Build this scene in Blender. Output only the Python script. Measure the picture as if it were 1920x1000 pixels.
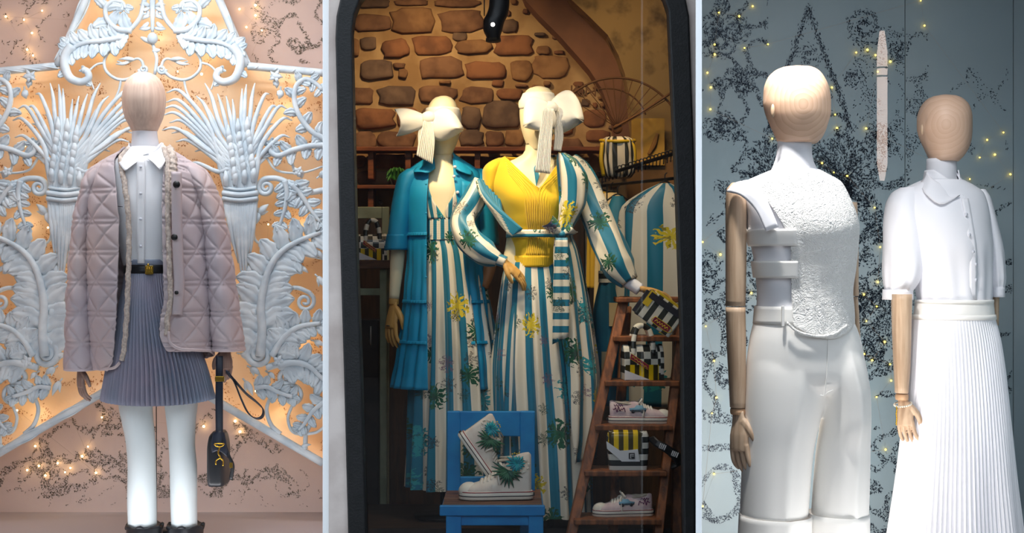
import bpy, bmesh, math, random
import numpy as np
from mathutils import Vector, Matrix
random.seed(7); rng = np.random.default_rng(7)
scn = bpy.context.scene
for o in list(bpy.data.objects): bpy.data.objects.remove(o)
COL = scn.collection
F, CZ, CD = 2880.0, 1.40, 6.0          # focal length in pixels, camera height, distance of the shop front
# ------------------------------------------------------------------ camera, world, exposure, large lights
cam = bpy.data.cameras.new('camera'); camo = bpy.data.objects.new('camera', cam); COL.objects.link(camo)
cam.sensor_width = 36; cam.lens = 36 * F / 1920; camo.location = (0, -CD, CZ); camo.rotation_euler = (math.pi/2, 0, 0)
cam.clip_end = 200; scn.camera = camo
vs = scn.view_settings; vs.view_transform = 'Standard'; vs.look = 'None'; vs.gamma = 1; vs.use_curve_mapping = False; vs.exposure = 0.0
w = bpy.data.worlds.new('street_sky'); scn.world = w; w.use_nodes = True
bgn = w.node_tree.nodes['Background']; bgn.inputs[0].default_value = (0.76, 0.88, 1.0, 1); bgn.inputs[1].default_value = 2.3
def lamp(name, kind, loc, power, col, target=None, size=0.3, spot=60, blend=0.6, size_y=None):
    l = bpy.data.lights.new(name, kind); l.energy = power; l.color = col
    if kind == 'AREA':
        l.size = size
        if size_y: l.shape = 'RECTANGLE'; l.size_y = size_y
    else: l.shadow_soft_size = size
    if kind == 'SPOT': l.spot_size = math.radians(spot); l.spot_blend = blend
    o = bpy.data.objects.new(name, l); COL.objects.link(o); o.location = loc
    if target is not None:
        o.rotation_euler = (Vector(target) - Vector(loc)).to_track_quat('-Z', 'Y').to_euler()
    return o
# left window: one soft ceiling light, warm; middle: tungsten shop spots; right: white display spots; all the fills are unseen additions
lamp('ceiling_light_left_bay', 'AREA', (-1.42, 0.12, 2.95), 6, (1.0, .92, .86), (-1.45, .5, 1.2), .6)
lamp('header_fill_left_bay', 'AREA', (-1.42, 0.03, 2.75), 13, (.92, .95, 1.0), (-1.42, .36, .7), 1.1, size_y=.15)  # unseen fill added to brighten the front of the jacket mannequin
lamp('shop_spot_front', 'SPOT', (-.55, 0.10, 2.75), 115, (1.0, .78, .46), (-.02, .85, 1.72), .05, 48, .7)
lamp('shop_spot_side', 'SPOT', (.62, 0.10, 2.7), 42, (1.0, .80, .50), (.28, .85, 1.45), .05, 56, .8)
lamp('low_fill_middle', 'SPOT', (.05, .06, 2.75), 46, (1.0, .88, .72), (.05, .42, .5), .06, 58, .8)  # unseen fill added for the lower half of the middle window
lamp('wall_washer', 'SPOT', (-.45, 1.55, 3.0), 50, (1.0, .70, .38), (-.35, 2.6, 1.95), .08, 105, .9)
lamp('vault_fill', 'SPOT', (.25, 1.3, 2.9), 16, (1.0, .72, .42), (.85, 2.4, 2.2), .08, 80, .9)  # added fill without a fitting, lifts the arch and vault plaster
lamp('rack_spot', 'SPOT', (.55, 1.2, 3.0), 30, (1.0, .66, .30), (.75, 1.9, 1.3), .08, 60, .8)
lamp('display_spot_key', 'SPOT', (.75, -.98, 2.75), 150, (1.0, .97, .93), (1.05, -.6, 1.2), .06, 74, .7)
lamp('display_spot_second', 'SPOT', (1.25, -.85, 2.75), 28, (1.0, .98, .96), (1.72, .2, 1.45), .06, 50, .8)
lamp('header_fill_right_bay', 'AREA', (1.45, -.98, 2.6), 8, (.95, .97, 1.0), (1.4, -.3, .7), 1.2, size_y=.15)  # unseen fill added for the fronts of the white-clad mannequins
lamp('low_fill_right_bay', 'AREA', (1.35, -.97, .2), 4, (1.0, .98, .96), (1.25, -.4, .85), .9, size_y=.1)  # fill near the floor, added to brighten the trousers
lamp('low_fill_left_bay', 'AREA', (-1.42, .05, .30), 4.6, (.96, .97, 1.0), (-1.42, .7, .85), 1.1, size_y=.1)  # fill near the floor, added for the legs and lower backdrop
lamp('backdrop_fill_right', 'AREA', (.98, -.32, .35), 14, (1.0, .92, .84), (1.0, .9, 1.45), .4)  # added fill that lightens the backdrop towards its lower left
# ------------------------------------------------------------------ helpers
def PX(px, d): return (px - 960) / F * d
def PZ(py, d): return CZ - (py - 500) / F * d
def P(px, py, d): return np.array([PX(px, d), d - CD, PZ(py, d)])
def lin(c): return tuple(((v/255)/12.92 if v/255 <= .04045 else ((v/255+.055)/1.055)**2.4) for v in c) + (1,)
def hermite(xs, ys, x):
    xs = np.asarray(xs, float); ys = np.asarray(ys, float); x = np.clip(np.asarray(x, float), xs[0], xs[-1])
    if len(xs) == 1: return np.full_like(x, ys[0])
    dl = np.diff(ys)/np.diff(xs); m = np.zeros_like(ys); m[0] = dl[0]; m[-1] = dl[-1]
    for i in range(1, len(ys)-1):
        if dl[i-1]*dl[i] > 0: m[i] = 2*dl[i-1]*dl[i]/(dl[i-1]+dl[i])
    i = np.clip(np.searchsorted(xs, x, side='right')-1, 0, len(xs)-2)
    h = xs[i+1]-xs[i]; t = (x-xs[i])/h
    return ((2*t**3-3*t**2+1)*ys[i] + (t**3-2*t**2+t)*h*m[i] + (-2*t**3+3*t**2)*ys[i+1] + (t**3-t**2)*h*m[i+1])
def grid_faces(nu, nv, off=0):   # nu columns, nv rows of vertices
    return [(off+j*nu+i, off+j*nu+i+1, off+(j+1)*nu+i+1, off+(j+1)*nu+i) for j in range(nv-1) for i in range(nu-1)]
def cat(gs):
    V, Fc, U = [], [], []; n = 0
    for v, f, u in gs:
        v = np.asarray(v, float); V.append(v); Fc += [tuple(i+n for i in q) for q in f]
        U.append(np.zeros((len(v), 2)) if u is None else np.asarray(u, float)); n += len(v)
    return np.vstack(V), Fc, np.vstack(U)
def wloc(p): return np.zeros(3) if p is None else np.array(p['wl'] if 'wl' in p else (0, 0, 0), float)
def mk(name, gs, mat, parent=None, smooth=True, thick=0, bevel=0, sub=0, remesh=0, offset=0, weld=True):
    if isinstance(gs, tuple): gs = [gs]
    V, Fc, U = cat(gs)
    if parent is None:
        base = np.array([(V[:, 0].min()+V[:, 0].max())/2, (V[:, 1].min()+V[:, 1].max())/2, V[:, 2].min()])
    else: base = wloc(parent)
    me = bpy.data.meshes.new(name); me.from_pydata((V-base).tolist(), [], Fc)
    uvl = me.uv_layers.new(name='UVMap'); li = np.zeros(len(me.loops), np.int32); me.loops.foreach_get('vertex_index', li)
    uvl.data.foreach_set('uv', U[li].astype(np.float32).ravel())
    bm = bmesh.new(); bm.from_mesh(me)
    if weld: bmesh.ops.remove_doubles(bm, verts=bm.verts, dist=1e-6)
    bmesh.ops.recalc_face_normals(bm, faces=bm.faces)
    for f in bm.faces: f.smooth = smooth
    bm.to_mesh(me); bm.free(); me.materials.append(mat)
    o = bpy.data.objects.new(name, me); COL.objects.link(o)
    if parent is None: o.location = base
    else: o.parent = parent
    o['wl'] = base.tolist()
    if remesh:
        m = o.modifiers.new('r', 'REMESH'); m.mode = 'VOXEL'; m.voxel_size = remesh; m.use_smooth_shade = True
        m = o.modifiers.new('s', 'SMOOTH'); m.iterations = 4 if remesh < .004 else 26
    if thick: m = o.modifiers.new('t', 'SOLIDIFY'); m.thickness = thick; m.offset = offset
    if bevel: m = o.modifiers.new('b', 'BEVEL'); m.width = bevel; m.segments = 2; m.limit_method = 'ANGLE'
    if sub: m = o.modifiers.new('u', 'SUBSURF'); m.levels = sub; m.render_levels = sub
    return o
def tag(o, label, cat_, group=None):
    o['label'] = label; o['category'] = cat_
    if group: o['group'] = group
    return o
def thing(name, loc, label, cat_, group=None):
    o = bpy.data.objects.new(name, None); COL.objects.link(o); o.location = [float(v) for v in loc]; o['wl'] = [float(v) for v in loc]
    o.empty_display_size = .05
    return tag(o, label, cat_, group)
def struct(o): o['kind'] = 'structure'; return o
def box(x0, x1, y0, y1, z0, z1, M4=None):
    v = np.array([(x, y, z) for z in (z0, z1) for y in (y0, y1) for x in (x0, x1)], float)
    if M4 is not None: v = v @ np.array(M4[0]).T + np.array(M4[1])
    return v, [(0,1,3,2), (4,6,7,5), (0,4,5,1), (2,3,7,6), (0,2,6,4), (1,5,7,3)], v[:, [0, 2]]
def bxp(x0, y0, x1, y1, d, t):         # box whose front face fills these photo pixels at depth d
    return box(PX(x0, d), PX(x1, d), d-CD, d-CD+t, PZ(y1, d), PZ(y0, d))
def prism(poly, d, t, ctr=True):               # polygon (pixels at depth d) extruded away from the street by t
    n = len(poly); a = np.array([P(x, y, d) for x, y in poly]); b = a + np.array([0, t, 0])
    return np.vstack([a, b]), [tuple(range(n)), tuple(range(2*n-1, n-1, -1))] + [(i, (i+1) % n, n+(i+1) % n, n+i) for i in range(n)], np.vstack([a, b])[:, [0, 2]]
def plan(poly, z0, z1):                # plan polygon (x, y) extruded in height
    n = len(poly); a = np.array([(x, y, z0) for x, y in poly]); b = a + np.array([0, 0, z1-z0])
    return np.vstack([a, b]), [tuple(range(n)), tuple(range(2*n-1, n-1, -1))] + [(i, (i+1) % n, n+(i+1) % n, n+i) for i in range(n)], None
def gar(rows, d, nu=64, nv=40, y0=None, y1=None, ytop=None, ybot=None, el=None, er=None, fold=None, disp=None, K=1.0, cap=False, pw=2.0, th=None, front=False):
    """lofted garment or body: rows of (py, x left, x right, depth radius[, depth offset])"""
    r = np.array([list(q)+[0]*(5-len(q)) for q in rows], float); ys = r[:, 0]
    y0 = ys[0] if y0 is None else y0; y1 = ys[-1] if y1 is None else y1
    u = np.linspace(0, 1, nu+1)[None, :].repeat(nv, 0); v = np.linspace(0, 1, nv)[:, None].repeat(nu+1, 1)
    T = ytop(u) if ytop else y0; B = ybot(u) if ybot else y1
    py = T + v*(B-T)
    xl, xr, rd, dc = (hermite(ys, r[:, k], py) for k in (1, 2, 3, 4))
    cx, rx = (xl+xr)/2, (xr-xl)/2
    if el is not None:
        ex = lambda e: np.arccos(np.clip((hermite([p[0] for p in e], [p[1] for p in e], py)-cx)/np.maximum(rx, 1e-3), -.999, .999))
        a, b = ex(el), ex(er)+2*math.pi
        t = a+(b-2*math.pi-a)*u if front else a+(b-a)*u
    elif th: t = th[0]+(th[1]-th[0])*u
    else: t = -math.pi/2 + 2*math.pi*u
    dd = d+dc; k = dd/F
    c, s = np.cos(t), np.sin(t)
    cc = np.sign(c)*np.abs(c)**(2/pw); ss = np.sign(s)*np.abs(s)**(2/pw)
    f = fold(t, v, py) if fold else 1.0
    ox, oy = rx*k*cc*f, -rd*ss*f
    if disp:
        h = disp(t*(rx+rd/k)/2, py); nl = np.sqrt((ss*rx*k)**2+(cc*rd)**2)+1e-9
        ox = ox + h*cc*rd/nl; oy = oy - h*ss*rx*k/nl
    X = (cx-960)*k+ox; Y = dd-CD+oy; Z = CZ-(py-500)*k
    V = np.stack([X, Y, Z], -1).reshape(-1, 3)
    U = np.stack([t/(2*math.pi)*K, Z], -1).reshape(-1, 2)
    Fc = grid_faces(nu+1, nv)
    if cap:
        for row, q in ((0, 0), (nv-1, 1)):
            V = np.vstack([V, V[row*(nu+1):(row+1)*(nu+1)].mean(0)]); U = np.vstack([U, U[row*(nu+1):(row+1)*(nu+1)].mean(0)])
            m = len(V)-1; b = row*(nu+1)
            Fc += [(b+i, b+i+1, m) if q else (b+i+1, b+i, m) for i in range(nu)]
    return V, Fc, U
def curve(pts, n):
    p = np.asarray(pts, float)
    if len(p) == 2: return p[0]+(p[1]-p[0])*np.linspace(0, 1, n)[:, None]
    q = np.vstack([2*p[0]-p[1], p, 2*p[-1]-p[-2]]); out = []
    tt = np.linspace(0, len(p)-1, n)
    for t in tt:
        i = min(int(t), len(p)-2); f = t-i; a, b, c, e = q[i], q[i+1], q[i+2], q[i+3]
        out.append(.5*((2*b)+(-a+c)*f+(2*a-5*b+4*c-e)*f*f+(-a+3*b-3*c+e)*f**3))
    return np.array(out)
def tubew(C, R, n=8, flat=1.0, caps=True, fold=None, K=None, twist=0, up=(0, 1, 0)):
    """tube through world points C with radii R (metres); flat scales the radius along the depth axis"""
    C = np.asarray(C, float); m = len(C); R = np.interp(np.linspace(0, 1, m), np.linspace(0, 1, len(R)), R) if not np.isscalar(R) else np.full(m, R)
    T = np.gradient(C, axis=0); T /= np.linalg.norm(T, axis=1)[:, None]+1e-12
    upv = np.array(up, float); V = []; U = []; L = np.concatenate([[0], np.cumsum(np.linalg.norm(np.diff(C, axis=0), axis=1))])
    for i in range(m):
        n2 = upv-T[i]*np.dot(upv, T[i]); nn = np.linalg.norm(n2)
        n2 = n2/nn if nn > 1e-3 else np.array([0, 0, 1.0])
        n1 = np.cross(T[i], n2)
        for j in range(n+1):
            a = 2*math.pi*j/n + twist
            f = fold(a, i/(m-1)) if fold else 1
            V.append(C[i]+R[i]*f*(math.cos(a)*n1+math.sin(a)*flat*n2)); U.append((j/n*(K or 1), L[i]))
    Fc = grid_faces(n+1, m)
    if caps:
        V += [C[0], C[-1]]; U += [(0, 0), (0, L[-1])]; k = len(V)
        Fc += [(i+1, i, k-2) for i in range(n)] + [((m-1)*(n+1)+i, (m-1)*(n+1)+i+1, k-1) for i in range(n)]
    return np.array(V), Fc, np.array(U)
def tube(pts, R, n=10, seg=24, d=None, **kw):   # pts in (px, py, d); R in pixels
    c = curve([(p[0], p[1], p[2] if len(p) > 2 else d) for p in pts], seg)
    W = np.array([P(*q) for q in c]); dm = c[:, 2].mean()
    R = np.atleast_1d(R)*dm/F
    return tubew(W, R if len(R) > 1 else [R[0], R[0]], n, **kw)
def ball(c, r, n=10, m=7, sc=(1, 1, 1)):
    V = [(c[0]+r*sc[0]*math.sin(math.pi*j/m)*math.cos(2*math.pi*i/n), c[1]+r*sc[1]*math.sin(math.pi*j/m)*math.sin(2*math.pi*i/n), c[2]+r*sc[2]*math.cos(math.pi*j/m)) for j in range(m+1) for i in range(n+1)]
    return np.array(V), grid_faces(n+1, m+1), None
def sheet(rows, nu=10, nv=10):             # rows of (px, py, d) control points -> smooth cloth patch
    A = np.array([curve(r, nu) for r in rows]); B = np.array([curve(A[:, i], nv) for i in range(nu)]).transpose(1, 0, 2)
    V = np.array([P(*q) for q in B.reshape(-1, 3)]); uu, vv = np.meshgrid(np.linspace(0, 1, nu), np.linspace(0, 1, nv))
    return V, grid_faces(nu, nv), np.stack([V[:, 0], V[:, 2]], -1)
def disc(c, r, ax, h, n=20):               # short cylinder centred on c along axis ax
    ax = np.array(ax, float)/np.linalg.norm(ax); return tubew([np.array(c)-ax*h/2, np.array(c)+ax*h/2], [r, r], n, up=(0, 1, .01) if abs(ax[1]) < .9 else (0, 0, 1))
def hand(wrist, L, W, size=.19, curl=.35, spread=.12, flip=False):
    """wrist point, finger direction L, across direction W (towards the thumb); palm, four fingers and thumb"""
    wrist = np.array(wrist, float); L = np.array(L, float)/np.linalg.norm(L); W = np.array(W, float); W -= L*np.dot(W, L); W /= np.linalg.norm(W)
    N = np.cross(L, W)*(-1 if flip else 1); s = size; g = []
    q = lambda a, b, c: wrist+s*(a*L+b*W+c*N)
    g.append(tubew(curve([q(-.06, 0, 0), q(.1, .01, 0), q(.3, .01, 0), q(.5, 0, 0)], 9), [s*.12, s*.14, s*.2, s*.19], 12, flat=.42, up=N))
    for i, (b, ln) in enumerate(((.165, .42), (.058, .48), (-.052, .45), (-.155, .36))):
        pts = [q(.42, b, 0)]; a = curl*.4; x, z = .46, 0
        for k, f in enumerate((.45, .3, .25)):
            x += ln*f*math.cos(a); z += ln*f*math.sin(a); a += curl*.8
            pts.append(q(x, b*(1+spread*(k+1)), z))
        g.append(tubew(curve(pts, 10), [s*.047, s*.044, s*.04, s*.03], 8, up=N))
    g.append(tubew(curve([q(.08, .1, .02), q(.25, .24, .06), q(.4, .28, .1), q(.52, .26, .14)], 9), [s*.07, s*.065, s*.055, s*.04], 8, up=N))
    return g
# ------------------------------------------------------------------ materials
def newmat(name):
    m = bpy.data.materials.new(name); m.use_nodes = True; return m, m.node_tree, m.node_tree.nodes['Principled BSDF']
def N(nt, t, **kw):
    n = nt.nodes.new('ShaderNode'+t)
    for k, v in kw.items():
        if k[0] == 'i' and k[1:].isdigit(): n.inputs[int(k[1:])].default_value = v
        else: setattr(n, k, v)
    return n
def mth(nt, op, a, b=None):
    n = nt.nodes.new('ShaderNodeMath'); n.operation = op
    for i, v in enumerate((a, b)):
        if v is None: continue
        if isinstance(v, (int, float)): n.inputs[i].default_value = v
        else: nt.links.new(v, n.inputs[i])
    return n.outputs[0]
def mixc(nt, f, a, b):
    n = nt.nodes.new('ShaderNodeMix'); n.data_type = 'RGBA'
    for s, v in ((0, f), (6, a), (7, b)):
        if isinstance(v, (int, float)): n.inputs[s].default_value = v
        elif isinstance(v, tuple): n.inputs[s].default_value = v
        else: nt.links.new(v, n.inputs[s])
    return n.outputs[2]
def mat(name, c, rough=.6, metal=0, c2=None, ns=8, bump=0, bs=200, sheen=0, emit=0, coat=0, stretch=None, thr=(.4, .6), sss=0):
    m, nt, b = newmat(name); b.inputs['Base Color'].default_value = lin(c); b.inputs['Roughness'].default_value = rough; b.inputs['Metallic'].default_value = metal
    b.inputs['Coat Weight'].default_value = coat; b.inputs['Sheen Weight'].default_value = sheen
    co = N(nt, 'TexCoord').outputs['Object']
    if stretch:
        mp = N(nt, 'Mapping'); mp.inputs['Scale'].default_value = stretch; nt.links.new(co, mp.inputs[0]); co = mp.outputs[0]
    if c2:
        n = N(nt, 'TexNoise'); n.inputs['Scale'].default_value = ns; n.inputs['Detail'].default_value = 6; nt.links.new(co, n.inputs[0])
        r = N(nt, 'MapRange'); r.inputs[1].default_value, r.inputs[2].default_value = thr; nt.links.new(n.outputs[0], r.inputs[0])
        nt.links.new(mixc(nt, r.outputs[0], lin(c), lin(c2)), b.inputs['Base Color'])
    if bump:
        n = N(nt, 'TexNoise'); n.inputs['Scale'].default_value = bs; n.inputs['Detail'].default_value = 4; nt.links.new(co, n.inputs[0])
        bp = N(nt, 'Bump'); bp.inputs['Strength'].default_value = bump; bp.inputs['Distance'].default_value = .004; nt.links.new(n.outputs[0], bp.inputs['Height']); nt.links.new(bp.outputs[0], b.inputs['Normal'])
    if emit: b.inputs['Emission Color'].default_value = lin(c); b.inputs['Emission Strength'].default_value = emit
    return m
def stripe_print(name, w, teal=(8, 112, 142), white=(226, 218, 200), scale=4.2, dens=.55, size=.54, horiz=False, seed=0.0):
    """striped cloth with scattered palms, lemons and dark sketchy flowers, drawn in cloth (UV) space"""
    m, nt, b = newmat(name); b.inputs['Roughness'].default_value = .45; b.inputs['Sheen Weight'].default_value = .2
    uv = N(nt, 'UVMap').outputs[0]; sp = N(nt, 'SeparateXYZ'); nt.links.new(uv, sp.inputs[0])
    s = mth(nt, 'FRACT', mth(nt, 'DIVIDE', sp.outputs[1 if horiz else 0], 2*w)); s = mth(nt, 'LESS_THAN', s, .5)
    col = mixc(nt, s, lin(white), lin(teal))
    for layer, (sc, fr, k, cols) in enumerate(((scale, dens, 5, ((18, 88, 62), (212, 190, 30), (40, 150, 160))), (scale*1.7, dens*.8, 3.5, ((40, 44, 52), (120, 84, 110), (30, 74, 60))))):
        mp = N(nt, 'Mapping'); mp.inputs['Location'].default_value = (seed+layer*3.3, layer*1.7+seed, 0); mp.inputs['Scale'].default_value = (sc, sc, 1); nt.links.new(uv, mp.inputs[0])
        vo = N(nt, 'TexVoronoi', voronoi_dimensions='2D'); vo.inputs['Scale'].default_value = 1; nt.links.new(mp.outputs[0], vo.inputs['Vector'])
        df = N(nt, 'VectorMath', operation='SUBTRACT'); nt.links.new(mp.outputs[0], df.inputs[0]); nt.links.new(vo.outputs['Position'], df.inputs[1])
        ds = N(nt, 'SeparateXYZ'); nt.links.new(df.outputs[0], ds.inputs[0]); cs = N(nt, 'SeparateColor'); nt.links.new(vo.outputs['Color'], cs.inputs[0])
        an = mth(nt, 'ARCTAN2', ds.outputs[1], ds.outputs[0]); an = mth(nt, 'ADD', an, mth(nt, 'MULTIPLY', cs.outputs[0], 6.28))
        no = N(nt, 'TexNoise'); no.inputs['Scale'].default_value = 9; nt.links.new(mp.outputs[0], no.inputs[0])
        an = mth(nt, 'ADD', an, mth(nt, 'MULTIPLY', no.outputs[0], 1.6))
        pet = mth(nt, 'ABSOLUTE', mth(nt, 'SINE', mth(nt, 'MULTIPLY', an, k)))
        rad = mth(nt, 'MULTIPLY', mth(nt, 'ADD', mth(nt, 'MULTIPLY', pet, .75), .15), mth(nt, 'ADD', mth(nt, 'MULTIPLY', cs.outputs[2], .2), size*.42))
        ins = mth(nt, 'LESS_THAN', vo.outputs['Distance'], rad)
        ins = mth(nt, 'MULTIPLY', ins, mth(nt, 'LESS_THAN', cs.outputs[1], fr))
        if layer: ins = mth(nt, 'MULTIPLY', ins, mth(nt, 'GREATER_THAN', mth(nt, 'SINE', mth(nt, 'MULTIPLY', no.outputs[0], 60)), -.2))
        c1 = mixc(nt, mth(nt, 'GREATER_THAN', cs.outputs[0], .55), lin(cols[0]), lin(cols[1])); c1 = mixc(nt, mth(nt, 'GREATER_THAN', cs.outputs[0], .76), c1, lin(cols[2]))
        fl = mth(nt, 'GREATER_THAN', no.outputs[0], .58); c1 = mixc(nt, mth(nt, 'MULTIPLY', fl, .6), c1, lin((20, 40, 40)))
        col = mixc(nt, ins, col, c1)
    nt.links.new(col, b.inputs['Base Color']); return m
def stripes_obj(name, ca, cb, w, axis=0, rough=.35, ang=0):
    m, nt, b = newmat(name); b.inputs['Roughness'].default_value = rough
    sp = N(nt, 'SeparateXYZ'); nt.links.new(N(nt, 'UVMap').outputs[0], sp.inputs[0])
    s = mth(nt, 'LESS_THAN', mth(nt, 'FRACT', mth(nt, 'DIVIDE', sp.outputs[axis], 2*w)), .5)
    nt.links.new(mixc(nt, s, lin(ca), lin(cb)), b.inputs['Base Color']); return m
def checks(name, ca, cb, w):
    m, nt, b = newmat(name); b.inputs['Roughness'].default_value = .3
    c = N(nt, 'TexChecker'); c.inputs['Scale'].default_value = 1/w; c.inputs[1].default_value = lin(ca); c.inputs[2].default_value = lin(cb)
    nt.links.new(N(nt, 'UVMap').outputs[0], c.inputs[0]); nt.links.new(c.outputs[0], b.inputs['Base Color']); return m
def wood_rings(name, ca, cb, center, scale):
    m, nt, b = newmat(name); b.inputs['Roughness'].default_value = .5
    g = N(nt, 'NewGeometry'); df = N(nt, 'VectorMath', operation='SUBTRACT'); nt.links.new(N(nt, 'TexCoord').outputs['Object'], df.inputs[0]); df.inputs[1].default_value = center
    mp = N(nt, 'Mapping'); mp.inputs['Scale'].default_value = (1, .25, .85); nt.links.new(df.outputs[0], mp.inputs[0])
    ln = N(nt, 'VectorMath', operation='LENGTH'); nt.links.new(mp.outputs[0], ln.inputs[0])
    no = N(nt, 'TexNoise'); no.inputs['Scale'].default_value = 9; nt.links.new(df.outputs[0], no.inputs[0])
    v = mth(nt, 'ADD', mth(nt, 'MULTIPLY', ln.outputs['Value'], scale), mth(nt, 'MULTIPLY', no.outputs[0], 2.2))
    f = mth(nt, 'POWER', mth(nt, 'FRACT', v), 1.6)
    nt.links.new(mixc(nt, f, lin(ca), lin(cb)), b.inputs['Base Color']); return m
def glassmat(name, tint=(1, 1, 1, 1), refl=.05):
    m = bpy.data.materials.new(name); m.use_nodes = True; nt = m.node_tree; nt.nodes.clear()
    o = N(nt, 'OutputMaterial'); t = N(nt, 'BsdfTransparent'); t.inputs[0].default_value = tint; g = N(nt, 'BsdfGlossy'); g.inputs['Roughness'].default_value = .0
    mx = N(nt, 'MixShader'); fr = N(nt, 'Fresnel'); fr.inputs[0].default_value = 1.45
    nt.links.new(fr.outputs[0], mx.inputs[0]); nt.links.new(t.outputs[0], mx.inputs[1]); nt.links.new(g.outputs[0], mx.inputs[2]); nt.links.new(mx.outputs[0], o.inputs[0]); return m
m_white_trim = mat('white_paint', (250, 250, 250), .5)
m_glass = glassmat('window_glass')
m_plaster = mat('street_plaster', (222, 208, 200), .9, c2=(190, 174, 166), ns=3, bump=.3, bs=40)
m_frame = mat('black_iron', (9, 9, 10), .6, c2=(18, 17, 19), ns=30, bump=.3, bs=120)
m_black = mat('black_metal', (16, 17, 20), .4, .3)
m_gold = mat('gold_metal', (214, 170, 60), .25, 1.0)
m_skin = mat('cream_mannequin', (236, 222, 186), .45)
m_cotton = mat('white_cotton', (238, 240, 250), .7, bump=.1, bs=30)
# ------------------------------------------------------------------ the three window bays (setting)
m_back_l = mat('blush_backdrop', (222, 200, 190), .75, c2=(212, 192, 186), ns=1.5)
m_back_r = mat('steel_blue_backdrop', (158, 176, 184), .5, c2=(148, 170, 180), ns=1.2)
m_floor_l = mat('lilac_grey_floor', (196, 188, 192), .7)
m_dark_wood = mat('dark_floorboard', (52, 36, 26), .5, c2=(30, 22, 18), ns=6, stretch=(1, 8, 1))
m_room = mat('shop_plaster', (150, 112, 70), .9, c2=(110, 84, 54), ns=3)
m_ceil = mat('ceiling_paint', (200, 198, 196), .9)
DL, DR, DM, DF = 7.1, 6.9, 8.6, 4.95    # depths: left backdrop, right backdrop, stone wall, right window
ZL, ZR = .264, .12
def ray(px, d): return (PX(px, d), d-CD)
struct(mk('wall_back_left', plan([ray(-120, DL), ray(611, DL), (PX(611, DL), DL-CD+.04), (PX(-120, DL), DL-CD+.04)], ZL-.3, 3.2), m_back_l, smooth=False))
struct(mk('wall_side_left', plan([ray(-60, 5.97), ray(-60, DL), ray(-75, DL), ray(-75, 5.97)], 0, 3.2), m_back_l, smooth=False))
struct(mk('floor_left', plan([ray(-60, 5.97), ray(606, 5.97), ray(606, DL), ray(-60, DL)], ZL-.06, ZL), m_floor_l, smooth=False))
struct(mk('wall_partition_left', plan([ray(606, 5.99), ray(616, 5.99), ray(616, DL), ray(606, DL)], 0, 3.2), m_back_l, smooth=False))
struct(mk('wall_partition_right', plan([ray(1306, DF+.02), ray(1315, DF+.02), ray(1315, DR), ray(1306, DR)], 0, 3.2), m_frame, smooth=False))
struct(mk('trim_1', plan([ray(605, 5.955), ray(617, 5.955), ray(617, 5.99), ray(605, 5.99)], 0, 3.2), m_white_trim, bevel=.002, smooth=False))
struct(mk('trim_2', plan([ray(1304.5, DF-.02), ray(1316, DF-.02), ray(1316, DF+.02), ray(1304.5, DF+.02)], 0, 3.2), m_white_trim, bevel=.002, smooth=False))
# right backdrop in three panels with dark seams
for a, b in ((1311, 1696.3), (1697.7, 1899.3), (1900.7, 2080)):
    struct(mk('wall_back_right', plan([ray(a, DR), ray(b, DR), (PX(b, DR), DR-CD+.03), (PX(a, DR), DR-CD+.03)], ZR-.1, 3.2), m_back_r, smooth=False))
struct(mk('trim_seam_back', plan([(PX(1311, DR), DR-CD+.031), (PX(2080, DR), DR-CD+.031), (PX(2080, DR), DR-CD+.05), (PX(1311, DR), DR-CD+.05)], 0, 3.2), m_black, smooth=False))
struct(mk('wall_side_right', plan([ray(2000, DF), ray(2000, DR), ray(2010, DR), ray(2010, DF)], 0, 3.2), m_back_r, smooth=False))
struct(mk('floor_right', plan([ray(1316, DF), ray(2000, DF), ray(2000, DR), ray(1316, DR)], ZR-.06, ZR), m_floor_l, smooth=False))
struct(mk('ceiling', plan([(-3, -.05), (.585, -.05), (.585, -1.08), (3, -1.08), (3, 2.9), (-3, 2.9)], 3.2, 3.26), m_ceil, smooth=False))
struct(mk('wall_opposite', plan([(-30, -15), (30, -15), (30, -14.5), (-30, -14.5)], -.25, 5.5), mat('sooty_stone', (50, 47, 47), .9, c2=(40, 38, 40), ns=2), smooth=False))
struct(mk('floor', plan([(-1.6, -.1), (1.6, -.1), (1.6, 2.8), (-1.6, 2.8)], -.08, 0), m_dark_wood, smooth=False))
struct(mk('wall_side_shop_left', plan([(-1.5, 1.14), (-1.45, 1.14), (-1.45, 2.7), (-1.5, 2.7)], 0, 3.2), m_room, smooth=False))
struct(mk('wall_side_shop_right', plan([(1.45, .94), (1.5, .94), (1.5, 2.7), (1.45, 2.7)], 0, 3.2), m_room, smooth=False))
# street and pavement in front, and the sill under the windows
struct(mk('floor_street', plan([(-8, -14.5), (8, -14.5), (8, -.1), (-8, -.1)], -.25, -.08), mat('pavement', (62, 60, 60), .9, c2=(50, 48, 50), ns=4), smooth=False))
struct(mk('wall_front_far_right', plan([ray(2010, DF), (5, DF-CD), (5, 2.9), (PX(2080, DR), 2.9), (PX(2010, DR), DR-CD)], -.1, 3.26), m_plaster, smooth=False))
struct(mk('wall_front_far_left', plan([(-5, -.03), ray(-75, 5.97), ray(-75, DL), (-5, DL-CD)], -.1, 3.26), m_plaster, smooth=False))
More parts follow.
